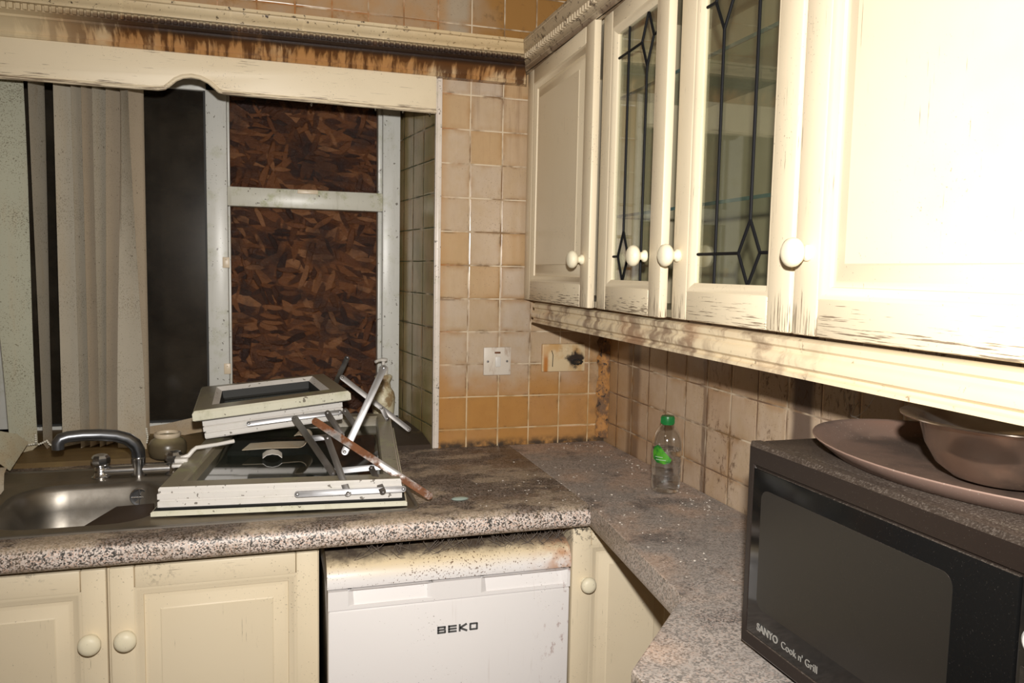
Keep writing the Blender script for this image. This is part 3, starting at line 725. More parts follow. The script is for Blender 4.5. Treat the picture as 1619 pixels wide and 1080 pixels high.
# ------------------------------------------------------------------ worktops
ZW, TW = .881, .056; WFY = -.715
nose = [(-.640, ZW-TW), (WFY+.012, ZW-TW), (WFY+.004, ZW-TW+.004), (WFY, ZW-TW+.012), (WFY-.001, ZW-.028), (WFY+.003, ZW-.014), (WFY+.010, ZW-.005), (WFY+.020, ZW-.001), (WFY+.030, ZW), (-.640, ZW)]
b = MB(); b.loft([[(x, y, z) for y, z in nose] for x in (-2.6, -1.6, -.9, -.3475)], cap0=True, cap1=True)
b.box(-2.6, -1.93, -.640, -.004, ZW-TW, ZW); b.box(-.775, -.3475, -.640, -.003, ZW-TW, ZW); b.box(-1.93, -.775, -.075, -.004, ZW-TW, ZW)
solo('worktop', b, 'granite', 'speckled granite effect worktop with rounded edge holding the sink', 'worktop', ang=50)
b = MB(); b.prism([(-.002, -.003, ZW-TW), (-.346, -.003, ZW-TW), (-.346, -.716, ZW-TW), (-.402, -1.272, ZW-TW), (-.608, -1.492, ZW-TW), (-.622, -2.4, ZW-TW), (-.002, -2.4, ZW-TW)], (0, 0, TW), bev=.003)
solo('worktop', b, 'granite_dusty', 'dusty grey brown worktop with angled edge under the microwave', 'worktop', ang=1)
b = MB(); b.box(-.56, -.01, -2.38, -1.60, .0, ZW-TW-.001, .002); solo('base_cupboard', b, 'cream_base_z', 'plain cupboard carrying the worktop below the microwave', 'cupboard')

# ------------------------------------------------------------------ sink and tap
sk = thing('sink', 'stained stainless steel sink let into the speckled worktop', 'sink', (-1.35, -.36, ZW))
def rrect(x0, x1, y0, y1, r, z, k=7):
    P_ = []
    for cx, cy, a0 in ((x1-r, y1-r, 0), (x0+r, y1-r, 90), (x0+r, y0+r, 180), (x1-r, y0+r, 270)):
        for i in range(k): a = R(a0+90*i/(k-1)); P_.append((cx+r*math.cos(a), cy+r*math.sin(a), z))
    return P_
SX0, SX1, SY0, SY1 = -1.945, -.765, -.648, -.060
bx0, bx1, by0, by1 = -1.722, -1.372, -.585, -.235
m = MB()
m.loft([rrect(SX0, SX1, SY0, SY1, .03, ZW-.002), rrect(SX0, SX1, SY0, SY1, .03, ZW+.004), rrect(SX0+.006, SX1-.006, SY0+.006, SY1-.006, .026, ZW+.0055), rrect(SX0+.012, SX1-.012, SY0+.012, SY1-.012, .022, ZW+.002)])
# deck: from rim to bowl, stretched ring
outer = rrect(SX0+.012, SX1-.012, SY0+.012, SY1-.012, .022, ZW+.002); inner = rrect(bx0-.012, bx1+.012, by0-.012, by1+.012, .11, ZW+.002)
m.loft([outer, inner], mi=1)
m.loft([inner, rrect(bx0-.004, bx1+.004, by0-.004, by1+.004, .105, ZW-.001), rrect(bx0+.004, bx1-.004, by0+.004, by1-.004, .10, ZW-.012), rrect(bx0+.010, bx1-.010, by0+.010, by1-.010, .095, ZW-.06), rrect(bx0+.014, bx1-.014, by0+.014, by1-.014, .09, ZW-.135), rrect(bx0+.035, bx1-.035, by0+.035, by1-.035, .08, ZW-.158), rrect(bx0+.13, bx1-.13, by0+.12, by1-.12, .04, ZW-.165)], mi=0, cap1=True)
for i in range(9):
    x = -1.28+i*.055; m.box(x, x+.018, -.56, -.16, ZW+.0015, ZW+.0045, .0014, 1)
part('basin', m, ['sink', 'sink_deck'], sk, ang=50)
m = MB(); mo = Matrix.Translation((-1.450, by1-.0088, ZW-.036)) @ Matrix.Rotation(R(90), 4, 'X')
m.lathe([(.0, .004), (.006, .0045), (.007, .002), (.017, .002), (.018, .005), (.022, .0055), (.0245, .002), (.0245, 0)], mo, 24)
for k in range(4):
    a = math.pi/2*k; m.tube([mo @ Vector((0, 0, .005)), mo @ Vector((.019*math.cos(a), .019*math.sin(a), .005))], .0016, 6)
part('overflow', m, 'chrome', sk, 'round chrome overflow grille')
m = MB(); m.lathe([(.0, .001), (.02, .001), (.03, .004), (.04, .004), (.043, 0)], Matrix.Translation((-1.547, -.41, ZW-.165)), 24); part('plug_hole', m, 'chrome', sk)
b = MB(); rng = random.Random(5)      # soggy board lying in the bowl
b.prism([(-1.63, -.50, .762), (-1.56, -.40, .806), (-1.49, -.345, .838), (-1.400, -.355, .843), (-1.392, -.47, .815), (-1.43, -.55, .79), (-1.56, -.555, .762)], (0, .004, .014), bev=.004)
solo('wet_board', b, 'mould', 'soggy dark brown board lying in the sink bowl', 'board')

TY = -.165
tp = thing('mixer_tap', 'tarnished chrome mixer tap with long swivel spout behind the sink', 'tap', (-1.465, TY, ZW))
m = MB(); m.tube([(-1.558, TY, ZW+.019), (-1.37, TY, ZW+.019)], .0150, 16)
for x in (-1.556, -1.372): m.lathe([(.0, 0.002), (.024, .002), (.024, .006), (.019, .010), (.0175, .022), (.0165, .030), (.011, .034), (0, .035)], Matrix.Translation((x, TY, ZW)), 24)
m.lathe([(0, .002), (.020, .002), (.020, .01), (.0165, .03), (.0175, .048), (.0185, .054), (.0165, .058), (0, .058)], Matrix.Translation((-1.462, TY, ZW)), 24); part('body', m, 'chrome', tp, 'chrome tap body', 50)
m = MB(); sp = [(-1.462, TY, .935), (-1.4625, TY-.002, .955), (-1.470, TY-.006, .973), (-1.488, TY-.012, .990), (-1.515, TY-.020, 1.001), (-1.55, TY-.03, 1.007), (-1.59, TY-.042, 1.010), (-1.622, TY-.050, 1.009), (-1.638, TY-.055, 1.005), (-1.645, TY-.057, .995), (-1.645, TY-.057, .978)]
m.tube(sp, [.0180, .0180, .0178, .0172, .0165, .016, .0156, .0154, .0158, .0160, .0145], 16); part('spout', m, 'tapgrey', tp, 'grey swivel spout', 60)
for x in (-1.556, -1.372):
    m = MB(); m.lathe([(.011, .031), (.015, .034), (.0225, .040), (.0245, .048), (.0235, .058), (.018, .065), (.009, .068), (0, .0685)], Matrix.Translation((x, TY, ZW)), 8); part('tap_handle', m, 'chrome', tp, 'faceted chrome tap head', 20)

# ------------------------------------------------------------------ jar, pump bottle
jr = thing('jar', 'squat greasy jar with pale rim behind the tap', 'jar', (-1.405, -.02, .892))
jm = Matrix.Translation((-1.405, -.012, .897))
m = MB(); m.lathe([(0, 0), (.040, 0), (.050, .006), (.0535, .022), (.052, .040), (.046, .052), (.034, .060), (.0335, .066), (.030, .066), (.030, .05), (.0, .02)], jm, 32); j = part('body', m, 'jar', jr, ang=60)
m = MB(); m.lathe([(.0335, .060), (.0365, .062), (.0375, .068), (.0365, .073), (.032, .074), (.030, .070), (.030, .060)], jm, 32); part('rim', m, 'jar_rim', jr, 'pale jar rim', 60)
pb = thing('pump_bottle', 'mouldy cream pump dispenser standing in the window corner', 'bottle', (-.735, .245, .915))
pm = Matrix.Translation((-.735, .245, .9195))
m = MB(); m.lathe([(0, 0), (.026, 0), (.031, .006), (.030, .022), (.037, .045), (.041, .075), (.0415, .095), (.036, .115), (.027, .130), (.024, .150), (.029, .162), (.031, .170), (.024, .176), (0, .177)], pm, 24)
for v in m.b.verts:
    n_ = math.sin(v.co.z*90)*math.sin(math.atan2(v.co.y-.245, v.co.x+.735)*3)*.0025; d_ = Vector((v.co.x+.735, v.co.y-.245, 0)); v.co += d_.normalized()*n_ if d_.length > .01 else Vector()
part('body', m, 'pump', pb, 'wrinkled cream bottle body', 60)
m = MB(); m.lathe([(.013, .174), (.016, .178), (.0165, .200), (.013, .204), (0, .204)], pm, 20); m.lathe([(.006, .200), (.006, .222), (.014, .224), (.0145, .232), (.006, .235), (0, .235)], pm, 16)
m.tube([pm @ Vector((0, 0, .228)), pm @ Vector((-.018, -.012, .228)), pm @ Vector((-.030, -.020, .223))], [.006, .0055, .005], 10); part('pump_head', m, 'white_plastic', pb, 'off white pump head', 50)

# ------------------------------------------------------------------ vertical blind
vb = thing('vertical_blind', 'stained vertical blind bunched over the left window pane', 'blind', (-1.65, .09, .94))
m = MB(); m.box(-1.975, -.63, .045, .085, 2.015, 2.05, .003); part('headrail', m, 'white_plastic', vb, 'white headrail')
def slat(xt, wt, at, xb, wb, ab, y, zb, mat, vee=0.0, curl=.003, nz=14, nw=6):
    """xt,wt,at: centre, projected width and depth twist at the top, then at the bottom"""
    m = MB(); rows = []
    for back in (0, 1):
        for i in range(nz+1):
            t = i/nz; t2 = t*t*(3-2*t); cx = xt+(xb-xt)*t; w_ = wt+(wb-wt)*t2; a = at+(ab-at)*t2; row = []
            for j in range(nw+1):
                q = j/nw-.5; z = 2.012+(zb-2.012)*t
                if i == nz: z += -vee*(.5-abs(q))*2 if vee > 0 else vee*(.5+q)
                row.append(Vector((cx+q*w_, y+q*a+curl*math.cos(q*math.pi)*(1 if not back else 1)+(.0012 if back else 0), z)))
            rows.append(row)
    f, bk = rows[:nz+1], rows[nz+1:]
    rings = [r_+b_[::-1] for r_, b_ in zip(f, bk)]
    m.loft(rings, cap0=True, cap1=True)
    z = zb+.045
    o = part('slat', m, mat, vb, None, 50); return o
#     xt     wt    at     xb     wb    ab    y     zb
S = [(-1.832, .115, .02, -1.801, .060, .045, .075, .925, 'slat_green', .028),
     (-1.745, .021, .085, -1.7455, .010, .06, .100, .935, 'slat', .03),
     (-1.667, .050, .06, -1.672, .050, .055, .085, .925, 'slat', .0),
     (-1.630, .035, .08, -1.634, .030, .08, .095, .920, 'slat', .0),
     (-1.606, .033, .085, -1.608, .034, .085, .100, .922, 'slat_warm', .0),
     (-1.578, .036, .08, -1.588, .026, .085, .110, .918, 'slat', .0),
     (-1.543, .040, .08, -1.566, .040, .085, .128, .920, 'slat_warm', .0),
     (-1.513, .030, -.06, -1.513, .082, -.02, .070, .905, 'slat', -.0),
     (-1.490, .036, .07, -1.498, .045, .07, .120, .930, 'slat_warm', .0)]
for s_ in S: slat(*s_[:8], s_[8], s_[9])
m = MB()
def beads(pts, n_):
    P_ = [Vector(p) for p in pts]; seg = [(P_[i+1]-P_[i]).length for i in range(len(P_)-1)]; tot = sum(seg)
    for k in range(n_):
        d_ = tot*k/(n_-1); i = 0
        while i < len(seg)-1 and d_ > seg[i]: d_ -= seg[i]; i += 1
        m.sphere(P_[i].lerp(P_[i+1], min(1, d_/seg[i])), .0031, 6)
beads([(-1.838, .055, .952), (-1.82, .05, .944), (-1.79, .05, .937), (-1.764, .05, .940)], 14); beads([(-1.764, .05, .965), (-1.764, .05, .940)], 5)
beads([(-1.757, .05, .938), (-1.745, .048, .943), (-1.735, .048, .948), (-1.728, .05, .934), (-1.715, .052, .938), (-1.705, .055, .96)], 14); beads([(-1.838, .055, .952), (-1.841, .05, .935), (-1.838, .045, .915)], 7); part('bead_chain', m, 'bead', vb, 'loops of small white beads'); m = MB(); beads([(-1.472, .06, .97), (-1.468, .055, .945), (-1.470, .05, .93)], 8)
part('bead_chain', m, 'bead', vb, 'short hanging loop of small white beads')
# fallen slats
def ribbon(pts, wvec, th=.0015):
    m = MB(); P_ = [Vector(p) for p in pts]; rings = []
    for i, p in enumerate(P_):
        d_ = (P_[min(i+1, len(P_)-1)]-P_[max(i-1, 0)]).normalized(); wv = wvec if isinstance(wvec, Vector) else Vector(wvec); nn = d_.cross(wv).normalized()*th
        rings.append([p, p+wv, p+wv+nn, p+nn])
    m.loft(rings, cap0=True, cap1=True); return m
b = ribbon([(-1.99, -.09, .995), (-1.94, -.13, .985), (-1.88, -.17, .967), (-1.825, -.205, .943)], (.055, .045, -.045))
b2 = ribbon([(-1.80, -.245, .940), (-1.797, -.26, .925), (-1.795, -.275, .905), (-1.80, -.285, .8915), (-1.815, -.29, .8890), (-1.83, -.285, .8890)], (-.16, -.02, .002))
for v in b.b.verts: pass
b = MB(); 
L1 = [(-1.765, -.215, .936), (-1.763, -.245, .927), (-1.757, -.272, .912), (-1.752, -.292, .8965), (-1.756, -.303, .8895), (-1.764, -.306, .8885)]
bb = ribbon(L1, (-.22, -.006, -.004))
solo('fallen_slat', bb, 'slat', 'loose blind slat folded over at the left end of the sink', 'blind slat', ang=50)
bb = ribbon([(-1.77, -.005, .955), (-1.79, -.03, .985), (-1.84, -.06, 1.005), (-1.90, -.08, 1.015)], (-.02, -.10, -.055))
solo('fallen_slat', bb, 'slat_green', 'drooping loose blind slat corner at the left edge above the sink', 'blind slat', ang=50)
bb = ribbon([(-1.50, .235, .942), (-1.44, .215, .953), (-1.36, .19, .974), (-1.30, .175, .985), (-1.28, .19, .986)], (0, -.004, -.05))
solo('fallen_slat', bb, 'slat_warm', 'loose blind slat lying along the sill behind the jar', 'blind slat', ang=50)

# ------------------------------------------------------------------ removed window sashes
def q4(c, ins, h, upv):
    """corners FL,FR,BR,BL; inset in the plane; raise along upv"""
    P_ = [Vector(p) for p in c]; out = []
    for i in range(4):
        a = (P_[(i+1) % 4]-P_[i]).normalized(); d_ = (P_[i-1]-P_[i]).normalized(); out.append(P_[i]+(a+d_)*ins+upv*h)
    return out
def sash(name, label, cor, prof_, glass_h, glass_ins, mis, mats):
    c = [Vector(p) for p in cor]; upv = (c[1]-c[0]).cross(c[3]-c[0]).normalized()
    t = thing(name, label, 'window sash', (c[0]+c[2])/2)
    m = MB(); m.loft([q4(c, i, h, upv) for i, h in prof_], mis=mis); part('frame', m, mats, t, ang=25)
    m = MB(); m.loft([q4(c, glass_ins, glass_h, upv), q4(c, glass_ins, glass_h+.006, upv)], cap0=True, cap1=True)
    gl = part('glass_pane', m, 'glass_sash', t, 'dark wet glass pane'); return t, c, upv
# slots: 0 white edge, 1 muddy top, 2 cream lip, 3 rubber
SM = ['sash_white', 'sash_top', 'sash_lip', 'rubber']
lowc = [(-1.379, -.577, .8875), (-.797, -.632, .8890), (-.716, .125, .920), (-1.262, .135, .920)]
pl = [(.0, .0), (-.0, .009), (.004, .0115), (.016, .012), (.016, .016), (.012, .017), (.012, .030), (.016, .032), (.016, .035), (.012, .036), (.012, .049), (.014, .050), (.014, .060), (.017, .064), (.056, .065), (.060, .058), (.062, .030), (.064, .026), (.072, .026), (.072, .010), (.050, .0)]
ml = [2, 2, 3, 3, 3, 0, 0, 0, 0, 0, 0, 0, 0, 1, 1, 1, 3, 3, 1, 1]
low, lc, lup = sash('window_sash', 'large white plastic window sash lying glass up across the sink drainer', lowc, pl, .028, .060, ml, SM)
upc = [(-1.312, -.210, .978), (-.881, -.165, 1.018), (-.930, .200, 1.024), (-1.318, .170, .992)]
pu = [(.060, .0), (.026, .0), (.024, .004), (.024, .016), (.028, .017), (.028, .021), (.022, .022), (.022, .034), (.026, .036), (.022, .038), (.022, .054), (.010, .055), (.004, .058), (.0, .061), (.0, .080), (.006, .087), (.050, .090), (.066, .078), (.068, .055), (.076, .045), (.076, .030), (.060, .0)]
mu = [0, 0, 0, 0, 0, 0, 0, 0, 0, 0, 3, 3, 2, 2, 2, 1, 0, 3, 3, 0, 0]
ups, uc, uup = sash('window_sash', 'smaller white plastic window sash stacked on top of the larger one', upc, pu, .044, .066, mu, SM)

def bar(m, p, q, wd=.016, th=.0026, face=None, holes=True):
    """flat metal strip with round ends and rivets"""
    p, q = Vector(p), Vector(q); d_ = (q-p).normalized(); f = Vector(face or (-.1, -1, .35)); s_ = d_.cross(f).normalized(); n_ = s_.cross(d_).normalized()
    if n_.dot(f) < 0: n_ = -n_
    P_ = []
    for k in range(7): a = R(-90+180*k/6); P_.append(q+d_*math.cos(a)*wd/2*.9+s_*math.sin(a)*wd/2)
    for k in range(7): a = R(90+180*k/6); P_.append(p+d_*math.cos(a)*wd/2*.9+s_*math.sin(a)*wd/2)
    m.prism(P_, n_*th, bev=.0005)
    if holes:
        for c in (p, q):
            mt = Matrix.Translation(c+n_*th) @ n_.to_track_quat('Z', 'Y').to_matrix().to_4x4(); m.lathe([(.0045, -.001), (.0045, .0015), (.003, .0026), (0, .0028)], mt, 10)
def bars(parent, specs):
    for nm, lst, mat, lb in specs:
        m = MB()
        for a in lst: bar(m, *a)
        part(nm, m, mat, parent, lb)
# lower sash: track on the front edge with its folding stay
bars(low, [
 ('stay_track', [((-1.055, -.609, .928), (-.806, -.6285, .930), .015)], 'zinc', 'zinc stay track on the sash edge'),
 ('stay_arm', [((-.979, -.52, 1.041), (-.938, -.620, .925), .0165)], 'zinc_dark', 'short tarnished stay arm'),
 ('stay_arm', [((-.875, -.56, .969), (-.856, -.634, .927), .015)], 'zinc_dark', 'short tarnished stay arm'),
 ('stay_arm', [((-.955, -.55, .964), (-.849, -.56, .971), .015)], 'zinc', 'short level stay arm'),
 ('stay_arm', [((-.935, -.50, .999), (-.826, -.42, 1.202), .0185)], 'zinc', 'long bright stay arm standing up'),
 ('stay_arm', [((-1.007, -.50, 1.080), (-.741, -.625, .907), .0185, .005)], 'rust', 'long rusty stay arm lying across'),
])
# handle on the left of the lower sash
m = MB(); m.box(-1.350, -1.318, -.365, -.315, .957, .970, .003); m.box(-1.353, -1.330, -.395, -.372, .955, .963, .002); m.tube([(-1.336, -.34, .966), (-1.318, -.338, .972), (-1.308, -.335, .984), (-1.300, -.33, .990), (-1.25, -.315, .993), (-1.208, -.30, .997)], [.006, .006, .0055, .0055, .005, .0055], 10)
part('handle', m, 'sash_white', low, 'white window handle', 50)
bars(ups, [
 ('stay_track', [((-1.173, -.187, 1.021), (-.918, -.160, 1.041), .014)], 'zinc', 'zinc stay track on the sash edge'),
 ('stay_arm', [((-1.048, -.205, 1.036), (-.960, -.45, .932), .0185)], 'zinc', 'zinc stay arm hanging from the track'),
 ('stay_arm', [((-.956, -.19, 1.045), (-.919, -.24, .988), .0165)], 'zinc_dark', 'tarnished stay arm hanging from the track'),
 ('stay_arm', [((-.905, -.18, 1.047), (-.878, -.22, 1.009), .0165)], 'zinc_dark', 'tarnished stay arm hanging from the track'),
 ('stay_arm', [((-1.016, -.28, .990), (-.969, -.29, .995), .0165)], 'zinc', 'short level stay arm'),
 ('stay_arm', [((-.877, .05, 1.178), (-.914, .12, 1.074), .0165)], 'zinc', 'zinc stay arm standing up at the back'),
 ('stay_arm', [((-.894, .04, 1.116), (-.688, -.01, .950), .0165)], 'zinc_dark', 'long zinc stay arm sloping to the reveal'),
 ('stay_arm', [((-.775, .0, 1.021), (-.756, .0, .985), .014)], 'zinc_dark', 'short tarnished stay arm at the back'),
])
# curled strips lying on the lower pane
b = MB(); 
for (c, ln, rr) in (((-1.09, -.24, .957), .10, .019),):
    pts = [(c[0]+ln*.5+rr*math.sin(a)*1.2-.0, c[1], c[2]+rr-rr*math.cos(a)) for a in [R(v) for v in range(0, 211, 21)]]
    pts = [(c[0]-ln, c[1], c[2]), (c[0]-ln*.3, c[1], c[2]+.002)]+pts
    b = ribbon(pts, (.02, .07, .003))
solo('curled_strip', b, 'slat', 'curled grey strip of blind lying on the big sash glass', 'blind slat', ang=50)
b = ribbon([(-1.135, -.285, .942), (-1.125, -.286, .950), (-1.110, -.287, .953), (-1.095, -.288, .950), (-1.085, -.289, .942)], (0, .045, .003)); solo('curled_strip', b, 'white_plastic', 'small pale arched scrap on the big sash glass in front of the curled strip', 'blind slat', ang=50)

# ------------------------------------------------------------------ switch, socket
sw = thing('wall_switch', 'square white switch plate on the tiles left of the burnt socket', 'switch', (-.395, 0, 1.12))
m = MB(); m.box(-.441, -.347, -.010, -.0005, 1.120, 1.213, .003); part('plate', m, 'plate', sw)
m = MB(); m.box(-.402, -.383, -.0145, -.009, 1.148, 1.182, .002); part('rocker', m, 'white_plastic', sw, 'white rocker')
m = MB(); m.box(-.404, -.384, -.0115, -.009, 1.192, 1.198, .001); part('indicator', m, 'rust', sw, 'rusty neon window')
for x in (-.427, -.361):
    m = MB(); m.lathe([(0, .0025), (.0035, .002), (.004, 0)], Matrix.Translation((x, -.010, 1.166)) @ Matrix.Rotation(R(90), 4, 'X'), 12); part('screw', m, 'zinc_dark', sw)
so = thing('wall_socket', 'double socket plate burnt at one side under the wall cupboard', 'socket', (-.16, 0, 1.128))
m = MB(); m.box(-.238, -.083, -.012, -.0005, 1.128, 1.222, .003); part('plate', m, 'plate_burnt', so)
for x in (-.172, -.150): 
    m = MB(); m.box(x-.006, x+.006, -.0150, -.011, 1.196, 1.208, .0015); part('rocker', m, 'plate_burnt', so)
m = MB()
for k in range(9):
    a = k*.7; m.sphere((-.112+.017*math.cos(a), -.011, 1.160+.008*math.sin(a)), .005, 8, sc=(1.4, .6, .8))
part('melted_outlet', m, 'dark', so, 'blackened melted outlet')
m = MB(); m.tube([(-.205, -.0125, 1.200), (-.200, -.013, 1.185), (-.201, -.0125, 1.145)], .0012, 6); part('crack', m, 'dark', so)

# ------------------------------------------------------------------ water bottle
wb = thing('water_bottle', 'clear plastic water bottle with green cap and leaf shaped label', 'bottle', (-.118, -.655, ZW))
bm = Matrix.Translation((-.100, -.640, ZW+.0005))
out = [(0, .004), (.024, .004), (.031, .000), (.0365, .006), (.0392, .018), (.0395, .048), (.0378, .052), (.0395, .056), (.0395, .070), (.0378, .074), (.0395, .078), (.0395, .092), (.0378, .096), (.0395, .100), (.0395, .120), (.0388, .134), (.0365, .148), (.0320, .161), (.0250, .173), (.0180, .181), (.0148, .187), (.0148, .200)]
m = MB(); m.lathe(out, bm, 32); bo = part('body', m, 'pet', wb, ang=60)
m = MB(); m.lathe([(0, .005)]+[(r_-.0008, max(h, .005)) for r_, h in out[1:] if h <= .101]+[(.0385, .118), (0, .118)], bm, 32); part('water', m, 'water', wb, 'clear water', 60)
m = MB(); m.lathe([(.0135, .183), (.0172, .184), (.0178, .190), (.0178, .203), (.0165, .2065), (0, .207)], bm, 24)
for k in range(40): a = 2*math.pi*k/40; m.tube([bm @ Vector((.0178*math.cos(a), .0178*math.sin(a), .187)), bm @ Vector((.0178*math.cos(a), .0178*math.sin(a), .202))], .0007, 4)
part('cap', m, 'cap', wb, 'green screw cap', 50)
m = MB(); rows = []       # green leaf shaped label wrapped on the left of the bottle
cnt = [(-175, .094), (-180, .112), (-172, .126), (-155, .133), (-142, .130), (-128, .118), (-110, .105), (-98, .096), (-104, .088), (-126, .083), (-155, .085)]
cx_, cz_ = -142, .105; seg = []
for rr in (1.0, .66, .33): seg.append([bm @ Vector((.0402*math.cos(R(cx_+(a-cx_)*rr)), .0402*math.sin(R(cx_+(a-cx_)*rr)), cz_+(z-cz_)*rr)) for a, z in cnt])
m.loft(seg, cap1=True); lb = part('label', m, 'label', wb, 'green leaf shaped label', 60)
m = MB()
for z, a0, a1 in ((.101, -164, -132), (.094, -160, -120)):
    m.loft([[bm @ Vector((.0405*math.cos(R(a0+(a1-a0)*k/6)), .0405*math.sin(R(a0+(a1-a0)*k/6)), z+dz)) for k in range(7)] for dz in (-.0010, .0010)], closed=False)
part('label_print', m, 'label_print', lb, 'pale print lines')

# ------------------------------------------------------------------ microwave, tray, bowl
MX, MY0, MY1, MZ0, MZ1 = -.414, -1.473, -2.03, .893, 1.212
mwv = thing('microwave', 'black microwave oven on the dusty worktop', 'microwave', (-.23, -1.75, ZW))
m = MB(); m.box(MX+.022, -.065, MY1, MY0, MZ0, MZ1, .006)
for x in (MX+.05, -.10):
    for y in (MY0-.06, MY1+.06): m.lathe([(0, 0), (.016, 0), (.016, .014), (0, .014)], Matrix.Translation((x, y, ZW)), 14)
part('body', m, 'mw_body', mwv)
m = MB()     # raised front bezel
m.loft([[(MX+.022, MY0, MZ0), (MX+.022, MY1, MZ0), (MX+.022, MY1, MZ1), (MX+.022, MY0, MZ1)], [(MX+.006, MY0, MZ0), (MX+.006, MY1, MZ0), (MX+.006, MY1, MZ1), (MX+.006, MY0, MZ1)], [(MX, MY0-.006, MZ0+.006), (MX, MY1+.006, MZ0+.006), (MX, MY1+.006, MZ1-.006), (MX, MY0-.006, MZ1-.006)], [(MX, MY0-.016, MZ0+.024), (MX, MY1+.012, MZ0+.024), (MX, MY1+.012, MZ1-.032), (MX, MY0-.016, MZ1-.032)], [(MX+.004, MY0-.018, MZ0+.026), (MX+.004, MY1+.014, MZ0+.026), (MX+.004, MY1+.014, MZ1-.034), (MX+.004, MY0-.018, MZ1-.034)]], cap1=True)
part('front_bezel', m, 'mw_body', mwv)
DYL, DYR, DZ0, DZ1 = MY0-.019, -1.938, MZ0+.027, MZ1-.036
m = MB(); m.box(MX-.001, MX+.006, DYR, DYL, DZ0, DZ1, .0018); md = part('door', m, 'mw_door', mwv, 'glossy black door')
m = MB(); pw = rrect(0, 1, 0, 1, .5, 0); wy0, wy1, wz0, wz1 = -1.515, -1.862, .966, 1.148
m.prism([(MX-.0008, wy1+(p[0]-.5)*0, 0) for p in []] or [(MX-.0016, (wy0+wy1)/2+p[0], (wz0+wz1)/2+p[1]) for p in rrect(-(wy0-wy1)/2, (wy0-wy1)/2, -(wz1-wz0)/2, (wz1-wz0)/2, .016, 0)], (.002, 0, 0)); part('window', m, 'mw_window', md, 'smoked window')
def text(body, size, y, z, bold=0.0):
    """lettering on the microwave door, read from the -x side; returns MB"""
    cu = bpy.data.curves.new('txt', 'FONT'); cu.body = body; cu.size = size; cu.extrude = .0003; cu.offset = bold
    o = bpy.data.objects.new('txt', cu); COL.objects.link(o); dg = bpy.context.evaluated_depsgraph_get(); me = bpy.data.meshes.new_from_object(o.evaluated_get(dg))
    m_ = MB(); m_.b.from_mesh(me); bpy.data.objects.remove(o); bpy.data.curves.remove(cu); bpy.data.meshes.remove(me)
    for v in m_.b.verts: v.co = Vector((MX-.0014-v.co.z, y-v.co.x, z+v.co.y))
    return m_
part('lettering', text('SANYO', .0155, -1.519, .9325, .0004), 'mw_print', md, 'silver lettering reading SANYO')
part('lettering', text("Cook n' Grill", .0150, -1.578, .9325), 'mw_print', md, "silver lettering reading Cook n' Grill")
pn = None; m = MB(); m.box(MX-.0005, MX+.006, MY1+.018, DYR-.003, DZ0, DZ1, .0015); pn = part('control_panel', m, 'mw_door', mwv)
for (y, z, r_) in ((-1.9605, 1.118, .014), (-1.9605, 1.045, .016)):
    m = MB(); m.lathe([(0, .005), (r_*.8, .005), (r_, .003), (r_, 0)], Matrix.Translation((MX-.0005, y, z)) @ Matrix.Rotation(R(-90), 4, 'Y'), 24); part('dial', m, 'mw_button', pn, 'round pale dial')
for k, z in enumerate((1.08, .99, .96)):
    m = MB(); m.box(MX-.003, MX, -1.99, -1.947, z-.010, z+.010, .001); part('button', m, 'mw_window', pn)

ty = thing  # round tray with a sloped rim
b = MB(); tc = Matrix.Translation((-.215, -1.725, MZ1+.001)); tr = .185
b.lathe([(0, .0), (tr*.80, .0), (tr*.86, .003), (tr*.97, .020), (tr, .0225), (tr*1.004, .021), (tr*.985, .0175), (tr*.87, .0), (tr*.80, -.0005), (0, -.0005)][:6]+[(tr*1.0, .0195), (tr*.88, .0005), (tr*.8, -.0008), (0, -.0008)], tc, 56, sx=1.0, sy=1.45)
solo('tray', b, 'tray', 'oval copper brown metal tray on top of the microwave', 'tray', ang=50)
b = MB(); bc = Matrix.Translation((-.240, -1.765, MZ1+.0035))
b.lathe([(0, .0), (.046, .0), (.060, .004), (.078, .018), (.092, .042), (.100, .072), (.104, .074), (.122, .077), (.1225, .0785), (.104, .0765), (.098, .074), (.090, .045), (.076, .021), (.058, .007), (.045, .003), (0, .003)], bc, 48)
solo('bowl', b, 'bowl', 'tarnished steel mixing bowl standing on the copper tray', 'bowl', ang=60)

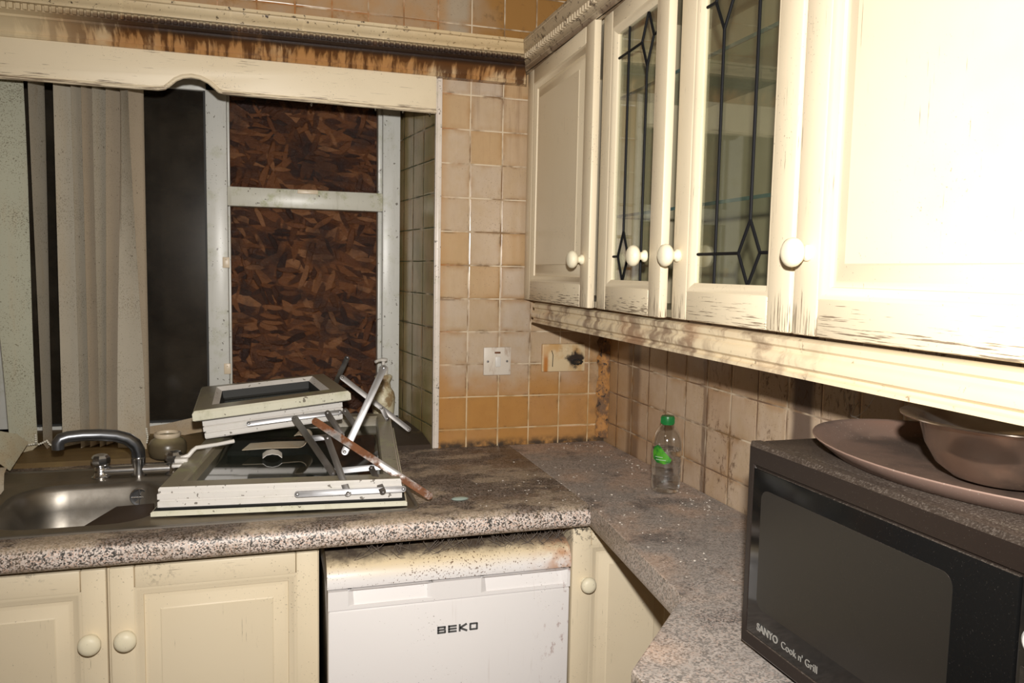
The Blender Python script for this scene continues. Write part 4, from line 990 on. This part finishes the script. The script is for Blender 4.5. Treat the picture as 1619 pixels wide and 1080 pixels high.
# ------------------------------------------------------------------ small mess
rng = random.Random(11)
def chips(name, mat, label, spots, n_, smin, smax):
    m = MB()
    for _ in range(n_):
        x, y, sx, sy, z = rng.choice(spots); px, py = rng.gauss(x, sx), rng.gauss(y, sy); s_ = rng.uniform(smin, smax)
        if not (-.62 < px < -.02) or py > -.02: continue
        if px > -.35 or (px < -.355 and py > -.70):
            mt = Matrix.Translation((px, py, z+s_*.25)) @ Matrix.Rotation(rng.random()*6, 4, 'Z') @ Matrix.Rotation(rng.gauss(0, .3), 4, 'X')
            t = bmesh.new(); bmesh.ops.create_icosphere(t, subdivisions=1, radius=s_)
            for v in t.verts: v.co = Vector((v.co.x*rng.uniform(.6, 1.3), v.co.y*rng.uniform(.5, 1.1), v.co.z*.35))
            m.merge(t, 0, mt)
    return solo(name, m, mat, label, 'debris', kind='stuff')
chips('plaster_flakes', 'chip', 'white plaster crumbs scattered over the worktops', [(-.12, -.06, .09, .03, ZW), (-.06, -.75, .04, .08, ZW), (-.3, -.9, .05, .2, ZW), (-.45, -.5, .1, .12, ZW), (-.2, -.45, .1, .2, ZW), (-.04, -.35, .02, .18, ZW)], 230, .0012, .0036)
b = MB(); mt = Matrix.Translation((-.655, -.590, ZW+.004)); t = bmesh.new(); bmesh.ops.create_icosphere(t, subdivisions=2, radius=.018)
for v in t.verts: v.co = Vector((v.co.x*1.3, v.co.y*.7, v.co.z*.28))
b.merge(t, 0, mt); solo('glass_shard', b, 'shard', 'pale green glass lump on the worktop right of the sashes', 'shard')
def web(name, mat, label, strands, r):
    m = MB()
    for p, q, sag in strands:
        p, q = Vector(p), Vector(q); m.tube([p.lerp(q, k/6)+Vector((rng.gauss(0, .0012), rng.gauss(0, .0012), -sag*math.sin(math.pi*k/6))) for k in range(7)], r, 4, cap=False)
    return solo(name, m, mat, label, 'cobweb', kind='stuff')
st = []
for k in range(90):
    x = rng.uniform(-.96, -.40) if k % 3 else rng.uniform(-.56, -.38); a = Vector((x, FYF+.02+rng.random()*.03, .772+rng.random()*.008)); c = a+Vector((rng.gauss(.0, .03), -rng.random()*.012, .024+rng.random()*.026)); st.append((a, c, rng.random()*.008))
web('cobweb', 'web_dark', 'sooty cobwebs between the fridge lid and the worktop', st, .0005)
st = [((-.02, -1.20, 1.27), (-.05, -1.27, 1.20), .01), ((-.05, -1.27, 1.20), (-.12, -1.42, 1.29), .02), ((-.05, -1.27, 1.20), (-.10, -1.55, 1.285), .03), ((-.01, -1.24, 1.225), (-.05, -1.27, 1.20), .0), ((-.05, -1.27, 1.20), (-.06, -1.30, 1.30), .0), ((-.10, -1.55, 1.285), (-.20, -1.62, 1.30), .01)]
web('cobweb', 'web', 'fine cobweb strands under the wall cupboards by the microwave', st, .0005)
